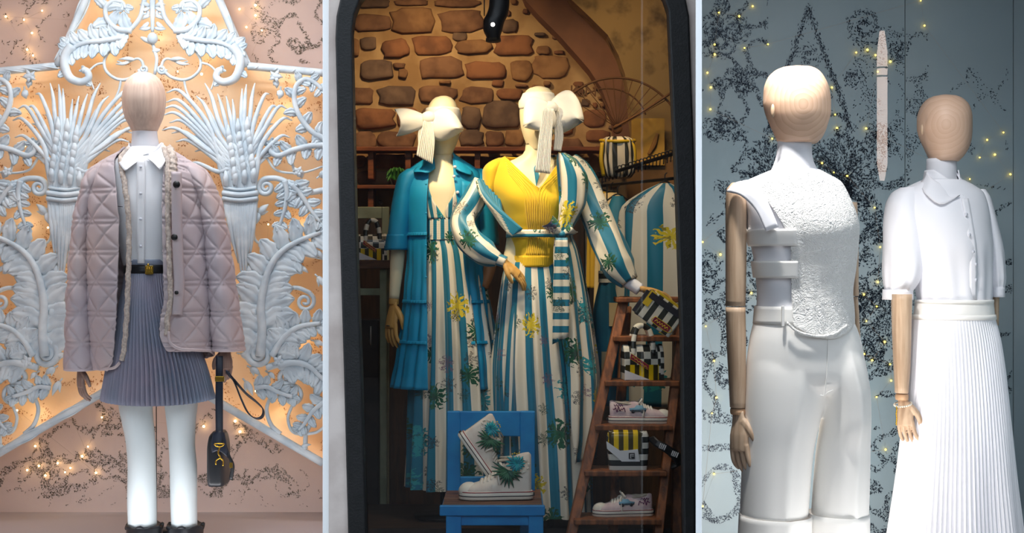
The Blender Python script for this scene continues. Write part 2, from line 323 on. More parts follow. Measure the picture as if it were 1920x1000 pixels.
# window 2: plaster jambs, black iron frame with an arched head, glass
FL_o = [(653, 1010), (645, 700), (637, 430), (632, 200), (629, 70), (631, 30), (640, -10), (662, -50), (705, -85)]
FL_i = [(686, 1010), (677, 700), (667, 430), (662, 200), (659, 60), (663, 28), (673, 2), (692, -22), (720, -45)]
FR_o = [(1304, 1010), (1304, 420), (1300, 260), (1292, 30), (1284, -10), (1262, -50), (1220, -85)]
FR_i = [(1283, 1010), (1279, 640), (1269, 350), (1261, 180), (1254, 20), (1246, -4), (1230, -24), (1200, -45)]
struct(mk('wall_front_left', prism([(617, 1010), (617, -110)] + [(705, -110)] + FL_o[::-1], 5.94, .1), m_plaster, smooth=False))
struct(mk('wall_front_right', prism([(1305, 1010), (1305, -110), (1220, -110)] + FR_o[::-1], 5.94, .1), m_plaster, smooth=False))
win = struct(mk('window_2', prism(FL_o + FR_o[::-1] + FR_i + FL_i[::-1], 5.92, .1), m_frame, smooth=False, bevel=.006))
mk('pane', prism(FL_i + FR_i[::-1], 5.975, .006), m_glass, win, smooth=False)
for n, (a, b, d) in {'window_1': (-60, 605, 5.975), 'window_3': (1316, 2000, DF+.01)}.items():
    w_ = struct(mk(n, [box(PX(a, d), PX(b, d), d-CD-.02, d-CD+.03, -.08, .1), box(PX(a, d), PX(b, d), d-CD-.02, d-CD+.03, 2.75, 2.85)], m_white_trim, smooth=False))
    mk('pane', box(PX(a, d), PX(b, d), d-CD, d-CD+.006, .1, 2.75), m_glass, w_, smooth=False)
# ------------------------------------------------------------------ LEFT WINDOW: star screen
m_orn = mat('blue_white_plaster', (214, 226, 232), .55, c2=(190, 206, 216), ns=14)
m_goldpanel = mat('peach_gold_foil', (252, 218, 180), .4, .05, c2=(250, 206, 158), ns=5, bump=.5, bs=26)
m_led = mat('warm_led', (255, 204, 120), emit=4)
m_bulb = mat('warm_bulb', (255, 214, 140), emit=22)
m_bulb_y = mat('yellow_bulb', (255, 206, 70), emit=9)
m_wire = mat('clear_wire', (190, 160, 130), .5)
AX = 286; DS = 6.78
star = thing('star_screen', P(AX, 960, DS), 'large openwork star screen of blue-white plaster scrolls and leaves over a glowing peach panel', 'screen')
mir = lambda pts: [(2*AX-p[0],)+tuple(p[1:]) for p in pts]
# outline: five-pointed star cut by the window sides
OUT = [(286, -290), (465, 124), (606, 138), (606, 869), (286, 682)]
PANEL = OUT + [(-34, 869), (-34, 138), (107, 124)]
mk('star_panel', prism(PANEL, DS+.16, .02), m_goldpanel, star, smooth=False)
BARS = [((286, -290), (465, 124)), ((465, 124), (608, 137)), ((286, 682), (606, 869))]
for A_, B_ in BARS:
    for pr in ((A_, B_), tuple(mir((A_, B_)))):
        b_ = mk('frame_bar', tube(pr, 7.5, 10, 20, d=DS, flat=1.2), m_orn, star)
        mk('led_strip', tube(pr, 2.2, 6, 6, d=DS+.06), m_led, b_)
        q = curve(pr, 60); g = []
        for k in range(2):    # vine twisted round the bar
            g.append(tube([(q[i][0]+8*math.cos(i*.22+k*3), q[i][1]+4*math.cos(i*.22+k*3), DS-.010*(1+math.sin(i*.22+k*3))) for i in range(0, 60, 2)], 1.5, 5, 60))
        mk('vine', g, m_orn, b_)
CURVES = []
def both(name, fn):
    for s in (0, 1):
        f = (lambda p: p) if s == 0 else mir
        mk(name, fn(f, -1 if s else 1), m_orn, star, thick=.004 if name == 'acanthus_leaf' else 0)
def scroll(f, pts, r0, r1, dz=0):
    return tube(f(pts), np.linspace(r0, r1, 6), 7, max(16, len(pts)*6), d=DS+dz, flat=1.3)
def spiral(cx, cy, r, turns, a0, sgn=1):
    n = int(14*turns); return [(cx+r*(1-.86*i/n)*math.cos(a0+sgn*2*math.pi*turns*i/n), cy+r*(1-.86*i/n)*math.sin(a0+sgn*2*math.pi*turns*i/n)) for i in range(n+1)]
def blade(p, a, ln, w, bend, dz=0, f=None, seg=7):
    pts = [p]; x, y = p
    for k in range(4):
        x += ln/4*math.cos(a); y += ln/4*math.sin(a); a += bend/4; pts.append((x, y, DS+dz-.010*math.sin((k+1)/4*math.pi)))
    pts[0] = (p[0], p[1], DS+dz)
    return tube(f(pts) if f else pts, [w*.6, w, w*.95, w*.55, w*.12], 6, seg, flat=.55)
def lobe(p, a, L, wd, bend, dz, f):
    """one broad acanthus lobe: scalloped, ribbed and curling towards the viewer at its tip"""
    nu, nv = 9, 10; V = []
    for j in range(nv):
        s = j/(nv-1); ang = a+bend*s*.5; cx, cy = p[0]+L*s*math.cos(ang), p[1]+L*s*math.sin(ang); dx, dy = -math.sin(a+bend*s), math.cos(a+bend*s)
        hw = wd*(math.sin(math.pi*min(1, .12+.88*s)**.8)**.7 if s < 1 else .05)*(.82+.3*abs(math.sin(3.2*math.pi*s)))
        for i in range(nu):
            t = i/(nu-1)*2-1; lean = -.25*abs(t)*hw*1.2
            x, y = cx+dx*hw*t-lean*math.cos(ang), cy+dy*hw*t-lean*math.sin(ang)
            h = .016*math.sin(math.pi*s*.85)+.007*(math.cos(t*math.pi*2.5)*.6+.5*(1-t*t))+(.014*(s-.7)/.3 if s > .7 else 0)
            q = f([(x, y, DS+dz-h)])[0]; V.append(P(*q))
    return np.array(V), grid_faces(nu, nv), None
def acanthus(f, spine, w, nl, L0, L1, sides=(1, -1), bend=.9, r0=5, r1=1.5, dz=0):
    c = curve(spine, 40); CURVES.append(c[:, :2]); CURVES.append(np.array(mir([tuple(q) for q in c[:, :2]])))
    g = [tube(f([tuple(q)+(DS+dz-.016,) for q in c]), np.linspace(r0, r1, 6), 7, 30, flat=1.1)]
    nl = max(4, int(nl*.85))
    for i in range(nl):
        t = .03+.9*i/(nl-1); L = (L0+(L1-L0)*t)*1.4
        for s in sides:
            k = min(int((t+(.03 if s > 0 else 0))*39), 38); p = c[k]; tg = c[k+1]-c[k]; a = math.atan2(tg[1], tg[0])
            g.append(lobe(tuple(p[:2]), a+s*random.uniform(.75, .95), L*random.uniform(.9, 1.15), L*.33, s*bend*random.uniform(.3, .9), dz, f))
    g.append(lobe(tuple(c[-2][:2]), math.atan2(*(c[-1]-c[-2])[1::-1]), L1*1.2, L1*.32, .3, dz, f))
    return g
def reseed(fn):
    def g(f, s): random.seed(hash(str(fn.__code__.co_firstlineno)) % 1000 if False else 11); return fn(f, s)
    return g
# --- top point
both('scroll', lambda f, s: [scroll(f, [(296, -20), (303, 8), (308, 30), (320, 48), (340, 64), (376, 74), (418, 78), (446, 94)], 5, 4)])
both('acanthus_leaf', reseed(lambda f, s: acanthus(f, [(326, 58), (352, 54), (371, 36), (374, 14), (360, 2), (343, 4), (337, 15)], 3.6, 7, 26, 12, (1, -1), 1.2, 5, 2)))
both('acanthus_leaf', reseed(lambda f, s: acanthus(f, [(344, 70), (378, 76), (412, 80), (440, 92)], 3.6, 8, 24, 22, (1, -1), .9, 5, 3)))
both('acanthus_leaf', reseed(lambda f, s: acanthus(f, [(436, 86), (449, 104), (450, 126), (440, 147), (420, 154), (406, 146), (409, 133), (417, 132)], 3.4, 5, 18, 7, (-1,), .7, 9, 5)))
both('scroll', lambda f, s: [scroll(f, [(350, 82), (366, 96), (376, 112), (374, 131), (360, 145), (342, 150), (322, 145), (310, 136)], 2.6, 3.4)])
both('scroll', lambda f, s: [scroll(f, [(302, 128), (306, 115), (314, 110), (326, 114), (338, 119), (352, 115)], 3, 1.6)] + [blade((320, 112), -.2, 30, 4, .5, -.01, f), blade((330, 116), .35, 26, 3.5, -.5, -.01, f), tube(f(spiral(303, 130, 9, 1.6, 0)), [3, 2], 6, 20, d=DS)])
both('scroll', lambda f, s: [scroll(f, [(378, 118), (392, 122), (404, 134), (402, 150), (396, 168)], 2.4, 1.6), scroll(f, [(345, 150), (350, 172), (362, 196)], 2.4, 1.8)])
both('leaf', lambda f, s: [blade((294, 42), .9, 20, 4.5, -.8, 0, f), blade((292, 30), .1, 16, 4, 1.2, 0, f), blade((290, 52), .3, 22, 4, -.5, 0, f), blade((292, 12), -.6, 20, 4.5, 1.2, 0, f), blade((292, 14), .6, 20, 4, -.9, 0, f), tube(f(spiral(300, 24, 7, 1.2, 2)), [3, 2], 6, 16, d=DS)])
mk('bud', [ball(P(286, 72, DS-.01), .024, 12, 8, (1, .8, 1.1)), tube([(286, -30), (286, 20), (286, 60)], [7, 5, 3], 8, 14, d=DS), tube([(286, 80), (290, 96), (294, 112), (290, 140)], [3.4, 3], 7, 12, d=DS), tube([(286, 96), (300, 94)], [2.5, 5, 2], 7, 8, d=DS), tube([(285, 82), (272, 74), (264, 70)], [3, 5, 2], 7, 8, d=DS)], m_orn, star)
# --- sheaves: fans of fronds tied by a band
FR = [(312, 166, 1), (311, 184, 1), (306, 196, 1), (305, 208, 1), (318, 222, 1), (304, 236, 1), (322, 242, 1), (330, 258, 1), (352, 252, 1), (366, 276, 1), (352, 300, 1), (384, 156, 0), (368, 172, 0), (408, 176, 0), (424, 180, 0), (436, 186, 0), (454, 166, 0), (462, 158, -0.4), (478, 156, -.4), (505, 176, -1), (522, 196, -1), (538, 196, -1), (548, 218, -1), (544, 250, -1), (512, 232, -1), (498, 258, -1), (392, 205, .3), (470, 200, -.5), (488, 215, -.6), (378, 225, .5), (506, 292, -1), (345, 212, .8)]
for s in (0, 1):
    f = (lambda p: p) if s == 0 else mir
    base = thing_part = mk('sheaf_band', [tube(f([(417, 362), (450, 366), (484, 362)]), 5.5, 8, 14, d=DS-.03, flat=1.5), tube(f([(417, 372), (450, 376), (484, 372)]), 5, 8, 14, d=DS-.03, flat=1.5), tube(f([(420, 352), (450, 356), (481, 352)]), 3, 6, 14, d=DS-.025, flat=1.5)], m_orn, star)
    random.seed(3)
    for i, (x, y, k) in enumerate(FR):
        bx_ = 450+(i*37 % 51-25)*1.0; dx = x-450
        pts = [(bx_, 362, DS-.012), (bx_+dx*.08, 318, DS-.03), (450+dx*(.42 if abs(k) > .5 else .5), y+(362-y)*(.36 if abs(k) > .5 else .42), DS-.03), (450+dx*.8, y+(6 if abs(k) > .5 else 26), DS-.015), (x, y+(8 if abs(dx) > 70 else 0), DS)]
        mk('frond', tube(f(pts), [4.8, 5.2, 4.8, 3.6, 1.0], 7, 20, flat=.8), m_orn, base); CURVES.append(np.array(f(pts))[:, :2])
    for i in range(22):      # overlapping bracts at the foot of the fan
        x = 424+(i*17 % 53); y = 350-(i//5)*24-(i % 5)*3
        mk('bract', tube(f([(x, y, DS-.03), (450+(x-450)*1.02, y-16, DS-.045), (450+(x-450)*1.06, y-32, DS-.035)]), [5, 6, 1.5], 7, 9, flat=.6), m_orn, base)
    for i in range(15):      # stems hanging below the band
        x = 422+i*4.1; L = 60+((i*29) % 60)+(40 if 4 < i < 11 else 0)
        mk('stem', tube(f([(x, 376, DS-.02), (450+(x-450)*.85, 376+L*.5, DS-.03), (456+(x-450)*.45, 376+L, DS-.01)]), [4.6, 4.4, 1.2], 7, 10), m_orn, base)
# --- arms and legs of the star
both('acanthus_leaf', reseed(lambda f, s: acanthus(f, [(612, 262), (584, 246), (562, 218), (552, 188), (556, 160), (574, 148), (594, 158), (604, 168)], 3.8, 9, 20, 12, (1, -1), .9, 5, 3)))
both('acanthus_leaf', reseed(lambda f, s: acanthus(f, [(612, 272), (580, 274), (548, 282), (522, 292), (507, 284), (508, 270)], 4, 8, 22, 12, (1, -1), .9, 5, 4)))
both('scroll', lambda f, s: [scroll(f, spiral(499, 352, 15, 1.7, -2.2, -1)[::-1] + [(500, 335), (524, 336), (548, 348), (574, 361), (612, 356)], 2.5, 6)])
both('acanthus_leaf', reseed(lambda f, s: acanthus(f, [(534, 340), (538, 362), (534, 392), (524, 424)], 3.4, 6, 18, 12, (1, -1), .8, 5, 2)))
both('acanthus_leaf', reseed(lambda f, s: acanthus(f, [(548, 346), (566, 368), (584, 396), (600, 416)], 3.6, 7, 22, 14, (1, -1), .8, 5, 2)))
both('acanthus_leaf', reseed(lambda f, s: acanthus(f, [(488, 668), (492, 620), (489, 580), (494, 540), (507, 500), (528, 472), (560, 452), (600, 436)], 4.3, 12, 50, 26, (1, -1), 1.2, 9, 3)))
both('scroll', lambda f, s: [scroll(f, [(496, 610), (480, 640)] + spiral(486, 664, 24, 1.9, -2.2, -1), 7, 4)])
both('scroll', lambda f, s: [scroll(f, [(500, 690), (522, 684)] + spiral(536, 706, 19, 1.7, -2.0, 1), 7, 3.5)])
both('acanthus_leaf', reseed(lambda f, s: acanthus(f, [(524, 684), (552, 680), (580, 688), (606, 712)], 4, 8, 30, 22, (1, -1), .9, 7, 3)))
both('acanthus_leaf', reseed(lambda f, s: acanthus(f, [(510, 668), (530, 636), (558, 614), (600, 606)], 4, 8, 30, 20, (1, -1), .9, 6, 3)))
both('scroll', lambda f, s: [scroll(f, [(506, 560), (528, 545), (556, 540), (578, 548)] + spiral(572, 566, 18, 1.6, -1.0, 1), 4.5, 3)])
both('acanthus_leaf', reseed(lambda f, s: acanthus(f, [(478, 728), (500, 726), (522, 736), (548, 744)], 3.6, 6, 18, 16, (1, -1), .9, 4, 3)))
both('scroll', lambda f, s: [scroll(f, [(540, 724)] + spiral(548, 742, 19, 1.7, -1.6, 1), 4.5, 3)])
both('scroll', lambda f, s: [scroll(f, [(548, 760), (540, 786), (552, 812), (590, 812), (612, 798)], 3, 3), scroll(f, [(508, 742), (500, 768), (508, 796), (526, 814)], 3.4, 4.5), scroll(f, [(586, 790), (574, 812), (572, 838), (566, 846)], 4, 5)])
both('acanthus_leaf', reseed(lambda f, s: acanthus(f, [(610, 752), (588, 770), (570, 796), (560, 806)], 3.4, 6, 20, 10, (1, -1), .8, 4, 2)))
both('scroll', lambda f, s: [scroll(f, [(474, 432), (480, 452), (502, 462), (532, 460)], 3, 2), scroll(f, [(450, 486), (470, 500), (484, 520)], 3, 2), scroll(f, [(446, 560), (470, 572), (488, 588)], 4.5, 3), scroll(f, [(540, 470), (575, 480), (606, 486)], 2.4, 2), scroll(f, [(500, 296), (520, 320), (566, 324), (612, 310)], 2.6, 2), scroll(f, [(552, 322), (548, 300), (556, 284)], 3, 2)])
random.seed(21)
for (x, y, a, L, w) in [(486, 402, -1, 26, 7), (492, 462, .3, 24, 6), (484, 398, 1.6, 24, 6), (470, 520, -1.8, 30, 6), (472, 576, 1.2, 24, 6), (548, 424, .1, 28, 6), (575, 380, 1.2, 20, 5), (560, 160, -1.2, 18, 5), (526, 170, 1.6, 16, 7), (516, 150, 1.2, 16, 6), (590, 470, .6, 24, 6), (596, 520, .8, 26, 6), (560, 500, .4, 22, 5), (470, 690, .5, 24, 6), (460, 716, .9, 30, 6), (452, 664, .2, 20, 5), (504, 700, .6, 16, 5), (590, 640, .3, 22, 5), (548, 640, -.4, 20, 5), (590, 730, .9, 20, 5), (600, 330, -.6, 18, 7), (560, 322, .9, 14, 8), (566, 838, -.4, 18, 4), (520, 440, .8, 22, 5)]:
    both('leaf', lambda f, s: [blade((x, y), a, L, w, .5, -.004, f), blade((x, y), a+.55, L*.7, w*.7, .4, 0, f), tube(f([(x-8*math.cos(a), y-8*math.sin(a), DS), (x, y, DS)]), 1.8, 5, 4)])
# small knots on the side bars
both('rosette', lambda f, s: [ball(P(*f([(517, 143)])[0], DS-.02), .02, 10, 6, (1.3, .8, .8))] + [blade((517, 143), a*1.256, 14, 4, .4, -.02, f) for a in range(5)])
both('rosette', lambda f, s: [ball(P(*f([(560, 322)])[0], DS-.02), .014, 10, 6)] + [blade((560, 322), a*1.256, 11, 4, .4, -.02, f) for a in range(5)])
both('rosette', lambda f, s: [ball(P(*f([(522, 678)])[0], DS-.02), .014, 10, 6)] + [blade((522, 678), a*1.256, 13, 4.5, .4, -.02, f) for a in range(5)])
# ------------------------------------------------------------------ foil flecks on the backdrops
def flecks(name, pts, d, mat_, parent, lo=2, hi=5.2, w=.9, ang=None):
    V, Fc = [], []
    for i, (x, y) in enumerate(pts):
        a = random.uniform(0, math.pi) if ang is None else ang[i]+random.gauss(0, .5); L = random.uniform(lo, hi)/2; ww = random.uniform(.5, 1)*w; c, s = math.cos(a), math.sin(a); k = len(V)
        for (u, v) in ((-L, 0), (-L*.3, -ww), (L*.5, -ww*.8), (L, .3), (L*.2, ww)):
            q = P(x+u*c-v*s, y+u*s+v*c, d); V.append(q)
        Fc.append((k, k+1, k+2, k+3, k+4))
    V = np.array(V); return mk(name, (V, Fc, None), mat_, parent, smooth=False, thick=.0012, weld=False)
def along(C, n, sp):
    out, an = [], []
    L = [np.linalg.norm(np.diff(c, axis=0), axis=1).sum() for c in C]
    for c, l in zip(C, L):
        m = int(n*l/sum(L)); q = curve(c, max(m, 6)); t = np.arctan2(*np.gradient(q, axis=0).T[::-1])
        for j in range(len(q)): out.append((q[j][0]+random.gauss(0, sp), q[j][1]+random.gauss(0, sp))); an.append(t[j])
    return out, an
m_fleck_l = mat('olive_foil', (96, 84, 64), .4, .3); m_fleck_o = mat('copper_foil', (176, 104, 34), .4, .5)
m_fleck_r = mat('gunmetal_foil', (26, 44, 62), .4, .4)
backl = bpy.data.objects['wall_back_left']
def field(n, x0, y0, x1, y1, sc, thr, keep=lambda x, y: True, seed=0):
    from mathutils import noise
    out = []
    k = 0
    while len(out) < n and k < n*40:
        k += 1; x, y = random.uniform(x0, x1), random.uniform(y0, y1)
        if keep(x, y) and abs(noise.noise(Vector((x/sc+seed, y/sc, seed)))) < thr: out.append((x, y))
    return out
below = lambda x, y: y > 700+abs(x-286)*.585-4
pts = field(4600, 0, 690, 606, 935, 90, .13, lambda x, y: below(x, y) and abs(__import__('mathutils').noise.noise(Vector((x/16, y/16, 2)))) < .26, 3) + field(500, 10, 880, 600, 950, 40, .06, lambda x, y: random.random() < (960-y)/80, 5)
o = flecks('foil_flecks', pts, DL-.002, m_fleck_l, backl, 1.5, 4.2, .7); o['kind'] = 'stuff'
pts = field(700, 470, 0, 606, 118, 40, .12, lambda x, y: y < 118-(470-x) and random.random() < (x-440)/120, 8) + field(160, 0, 0, 150, 120, 40, .1, lambda x, y: x < 140-y*.3, 9)
o = flecks('foil_flecks', pts, DL-.002, m_fleck_l, backl, 3, 6, .6); o['kind'] = 'stuff'
instar = lambda x, y: y > 60 and y < 690+abs(x-286)*.58 and (y > 140 or abs(x-286) < 110)
pts = field(5200, 0, 40, 606, 850, 60, .10, instar, 13)
o = flecks('foil_flecks', pts, DS+.158, m_fleck_o, star, 1.6, 4.4, .7); o['kind'] = 'stuff'
# ------------------------------------------------------------------ fairy lights of the left window
def fairy(name, pts, label, mat_, dfun, r):
    o = thing(name, P(pts[0][0], pts[0][1], dfun(*pts[0])), label, 'string lights')
    left = list(pts); order = [left.pop(0)]
    while left:
        j = min(range(len(left)), key=lambda i: (left[i][0]-order[-1][0])**2+(left[i][1]-order[-1][1])**2); order.append(left.pop(j))
    C = np.array([P(x, y, dfun(x, y)+.006) for x, y in order]); mk('wire', tubew(C, .0003, 4), m_wire, o)
    for x, y in order: mk('bulb', ball(P(x, y, dfun(x, y)), r*random.uniform(.75, 1.25), 8, 6), mat_, o)
    return o
BL = [(79,20),(11,31),(45,37),(60,62),(51,93),(62,104),(449,17),(479,10),(479,29),(462,51),(491,57),(229,42),(333,134),(378,139),(46,274),(395,288),(520,352),(503,421),(448,483),(498,498),(90,427),(123,487),(36,563),(465,581),(535,581),(457,649),(382,800),(441,790),(450,810),(180,887),(85,892),(108,869),(154,856),(132,878),(165,838),(191,783),(66,837),(480,734),(32,770),(73,874),(51,882),(122,886)]
def dbl(x, y): return DL-.02 if (below(x, y) or (y < 115 and abs(x-286) > 150)) else DS+.1
fairy('fairy_light_string', BL, 'string of tiny warm bulbs scattered over the blush backdrop and star screen', m_bulb, dbl, .0046)
# warm glow: the lit ribbon of lights stapled inside the star, between screen and panel
for (x, y) in [(40, 200), (40, 420), (40, 640), (120, 560), (530, 200), (560, 420), (560, 640), (450, 560), (190, 100), (380, 100), (286, 60), (120, 330), (450, 330), (286, 640), (60, 780), (520, 780)]:
    lamp('star_glow', 'POINT', P(x, y, DS+.085), .15, (1.0, .76, .46), None, .02)
# ------------------------------------------------------------------ LEFT WINDOW: mannequin in the quilted jacket
D1 = 6.36
m_head_l = mat('pale_wood_left', (218, 192, 174), .5, c2=(206, 178, 160), ns=3, stretch=(30, 30, 1.2))
m_neck = mat('linen_white', (226, 226, 232), .7, bump=.15, bs=60)
m_leg = mat('pale_stocking', (190, 198, 200), .6)
m_jacket = mat('mauve_grey_nylon', (208, 190, 188), .5, c2=(194, 182, 188), ns=2.2, bump=.25, bs=28)
m_fleece = mat('fleece', (220, 206, 194), .95, c2=(186, 172, 162), ns=90, bump=1, bs=120)
m_shirt = mat('crisp_white_shirt', (250, 251, 254), .65)
m_skirt = mat('grey_violet_pleats', (158, 150, 168), .55, c2=(126, 140, 160), ns=4, thr=(.35, .65))
m_navy = mat('navy_leather', (14, 26, 46), .4)
m_navy2 = mat('black_leather', (12, 14, 20), .4)
m_hand_l = mat('brown_wood_hand', (150, 124, 112), .5, c2=(134, 108, 98), ns=5, stretch=(20, 20, 2))
m_btn = mat('shirt_button', (220, 222, 232), .3)
mq = thing('mannequin', (PX(278, D1), D1-CD, ZL), 'mannequin in mauve quilted jacket, white shirt and grey pleated skirt before the star screen', 'mannequin')
mk('head', gar([(135, 266, 275, .008), (137, 258, 283, .04), (142, 249, 292, .065), (152, 239, 301, .088), (168, 233, 307, .102), (186, 230.5, 309.5, .106), (206, 232, 308, .1), (222, 236, 304, .09), (236, 243, 298, .075), (246, 248, 294, .062), (249, 250, 292, .05)], D1, 40, 40, cap=True, pw=2.2), m_head_l, mq)
mk('neck', gar([(244, 248, 294, .058), (256, 248, 295, .06), (275, 246, 299, .064), (300, 236, 306, .075), (320, 215, 325, .09)], D1, 32, 14, cap=True), m_neck, mq)
for rows in ([(735, 221, 287, .075), (760, 223, 285, .075), (800, 231, 288, .07), (832, 237, 291, .066), (880, 240, 292, .066), (940, 239, 293, .062), (998, 241, 294, .058)], [(735, 305, 373, .075), (760, 309, 370, .075), (800, 314, 366, .07), (832, 317, 365, .066), (880, 319, 369, .066), (940, 320, 369, .062), (998, 322, 370, .058)]):
    mk('leg', gar(rows, D1, 28, 20, cap=True), m_leg, mq)
for xa, xb in ((239, 303), (316, 380)):
    sh = mk('shoe', [gar([(986, xa, xb, .085, -.01), (994, xa-1, xb+1, .09, -.02), (1004, xa, xb, .11, -.04), (1014, xa+1, xb-1, .11, -.05)], D1, 40, 10, cap=True)], m_navy2, mq)
    mk('shoe_ruffle', [tubew([P((xa+xb)/2+(xb-xa)/2*math.cos(a)*1.0, 987+2.2*math.sin(a*7)+1.2*math.sin(a*11), D1)+np.array([0, -.085*math.sin(a), 0]) for a in np.linspace(0, 2*math.pi, 50)], .009, 6)], m_navy2, sh)
mk('stand_rod', [tube([(293, 740, D1+.1), (293.5, 993, D1+.1)], .9, 6, 4), disc(P(293, 995, D1+.1), .07, (0, 0, 1), .008)], m_black, mq)
# shirt
shirt = mk('shirt', gar([(276, 246, 300, .07), (290, 232, 314, .085), (306, 205, 338, .1), (340, 200, 352, .115), (380, 206, 346, .125), (430, 216, 338, .118), (470, 226, 330, .105), (498, 232, 326, .1)], D1, 60, 40, fold=lambda t, v, py: 1+.012*np.sin(t*9+py*.03)*np.clip((py-400)/80, 0, 1)), m_shirt, mq)
mk('placket', sheet([[(257, 296, D1-.112), (272, 296, D1-.112)], [(256, 360, D1-.127), (272, 360, D1-.127)], [(256, 430, D1-.124), (271, 430, D1-.124)], [(258, 494, D1-.108), (271, 494, D1-.108)]], 4, 20), m_shirt, shirt, thick=.003)
for y, dd in ((313, .122), (363, .131), (411, .131), (462, .121)):
    mk('button', disc(P(263.5, y, D1-dd), .0055, (0, 1, 0), .003, 12), m_btn, shirt)
mk('collar', [sheet([[(243, 271, D1-.03), (247, 283, D1-.075), (262, 296, D1-.098), (264, 299, D1-.1)], [(233, 281, D1-.03), (236, 294, D1-.088), (246, 309, D1-.12), (250, 309, D1-.122)], [(220, 296, D1-.02), (222, 304, D1-.1), (232, 319, D1-.13), (237, 319, D1-.134)]], 10, 8),
    sheet([[(305, 268, D1-.03), (297, 281, D1-.075), (279, 293, D1-.098), (274, 297, D1-.1)], [(310, 278, D1-.03), (305, 292, D1-.088), (291, 305, D1-.12), (286, 304, D1-.122)], [(313, 288, D1-.02), (311, 300, D1-.1), (302, 316, D1-.13), (298, 317, D1-.134)]], 10, 8)], m_shirt, shirt, thick=.004)
mk('collar_band', gar([(268, 243, 305, .072), (282, 241, 307, .08), (294, 240, 308, .09)], D1, 40, 6, el=[(268, 244), (282, 250), (294, 263)], er=[(268, 304), (282, 296), (294, 278)]), m_shirt, shirt, thick=.004)
# belt and skirt
belt = mk('belt', gar([(497, 235, 324, .104), (513, 234, 325, .107)], D1, 48, 4), m_navy2, mq, thick=.006)
mk('buckle', [bxp(271.5, 498.5, 287, 515, D1-.118, .012)], m_gold, belt, bevel=.003, smooth=False)
mk('buckle_prong', [disc(P(278, 497, D1-.112), .005, (0, 1, 0), .008, 10)] + [bxp(x, 502, x+1.2, 511, D1-.1195, .003) for x in (275, 279, 283)], m_gold, belt)
def pleat(n, amp, y0, y1, e=.5):
    def f(t, v, py):
        q = (t*n/(2*math.pi)) % 1.0; saw = np.where(q < .75, q/.75, (1-q)/.25)
        return 1+amp*np.clip((py-y0)/(y1-y0), .05, 1)**e*(saw-.5)
    return f
sk = mk('pleated_skirt', gar([(490, 236, 323, .1), (515, 235, 325, .108), (560, 228, 336, .13), (620, 217, 358, .15), (690, 204, 384, .17), (752, 193, 400, .18)], D1, 720, 36, fold=pleat(70, .095, 500, 640), ybot=lambda u: 748+7*np.sin(np.clip((u-.28)/.44, 0, 1)*math.pi)), m_skirt, mq, smooth=False, thick=.002)
mk('waistband', gar([(487, 234, 324, .103), (498, 234, 325, .105)], D1, 48, 4), m_skirt, sk, thick=.003)
# quilted jacket
def quilt(s, py):
    P_ = 57.0; a = s*1.0; y = py-412
    dl = lambda x, p: np.abs((x/p+.5) % 1.0-.5)*p
    m = np.minimum(np.minimum(dl(y, P_), dl(y-9, P_)), np.minimum(dl(a+y, P_)*.707, dl(a-y, P_)*.707))
    return .007*(1-np.exp(-m/3.2))-.001+.0012*np.sin(s*.11+py*.07)
jk_rows = [(276, 236, 312, .085), (286, 222, 330, .095), (300, 194, 354, .105), (316, 174, 374, .115), (345, 166, 383, .135), (400, 163, 386, .15), (470, 164, 390, .158), (560, 166, 395, .165), (650, 172, 399, .17), (694, 178, 402, .172)]
el = [(276, 240), (300, 224), (330, 229), (400, 238), (440, 240), (560, 237), (640, 232), (694, 224)]
er = [(276, 309), (300, 317), (400, 318), (500, 321), (560, 323), (600, 317), (640, 316), (694, 320)]
jtop = lambda u: 276+10*np.sin(u*math.pi)*0
jbot = lambda u: 692-36*np.clip((u-.45)/.4, 0, 1)-30*np.clip((u-.972)/.028, 0, 1)**2-14*np.clip((.02-u)/.02, 0, 1)**2
JK = (jk_rows, D1)
jk = mk('quilted_jacket', gar(*JK, 420, 210, el=el, er=er, ybot=jbot, disp=quilt), m_jacket, mq, thick=.006, offset=-1)
sm = lambda e, k: [(a, b+k) for a, b in e]
def edge_pts(e, yy, dx, out):
    xs = hermite([p[0] for p in e], [p[1] for p in e], yy)+dx; r = np.array([q for q in jk_rows], float)
    xl, xr, rd = (hermite(r[:, 0], r[:, k], yy) for k in (1, 2, 3)); c = (xs-(xl+xr)/2)/((xr-xl)/2)
    return [P(x, y, D1-q*math.sqrt(max(0, 1-k*k))-out) for x, y, q, k in zip(xs, yy, rd, c)]
def fluffy(a, t): return 1+.28*math.sin(a*3+t*91)*math.sin(t*170+a*2)
mk('fleece_edge', [tubew(edge_pts(el, np.linspace(277, 676, 110), 2, .004), .0105, 9, fold=fluffy), tubew(edge_pts(er, np.linspace(277, 628, 110), -3, .004), .011, 9, fold=fluffy), tubew(edge_pts(er, np.linspace(280, 400, 60), 7, -.003), .017, 9, fold=fluffy)], m_fleece, jk)
mk('front_facing', sheet([[tuple(v) for v in ((hermite([p[0] for p in er], [p[1] for p in er], np.array([y]))[0]+o, y, D1-.15-.012*(o < 20)+.014*(y < 330)*(330-y)/20) for o in (4, 13, 23))] for y in (322, 360, 420, 480, 540, 590)], 6, 30), m_jacket, jk, thick=.006)
mk('hem_binding', [tubew([P(*q) for q in curve([(180, 690, D1-.06), (196, 692, D1-.125), (214, 690, D1-.145), (225, 680, D1-.15)], 24)], .006, 7), tubew([P(*q) for q in curve([(316, 622, D1-.172), (319, 642, D1-.176), (336, 654, D1-.17), (366, 657, D1-.14), (396, 658, D1-.05)], 30)], .006, 7)], m_jacket, jk)
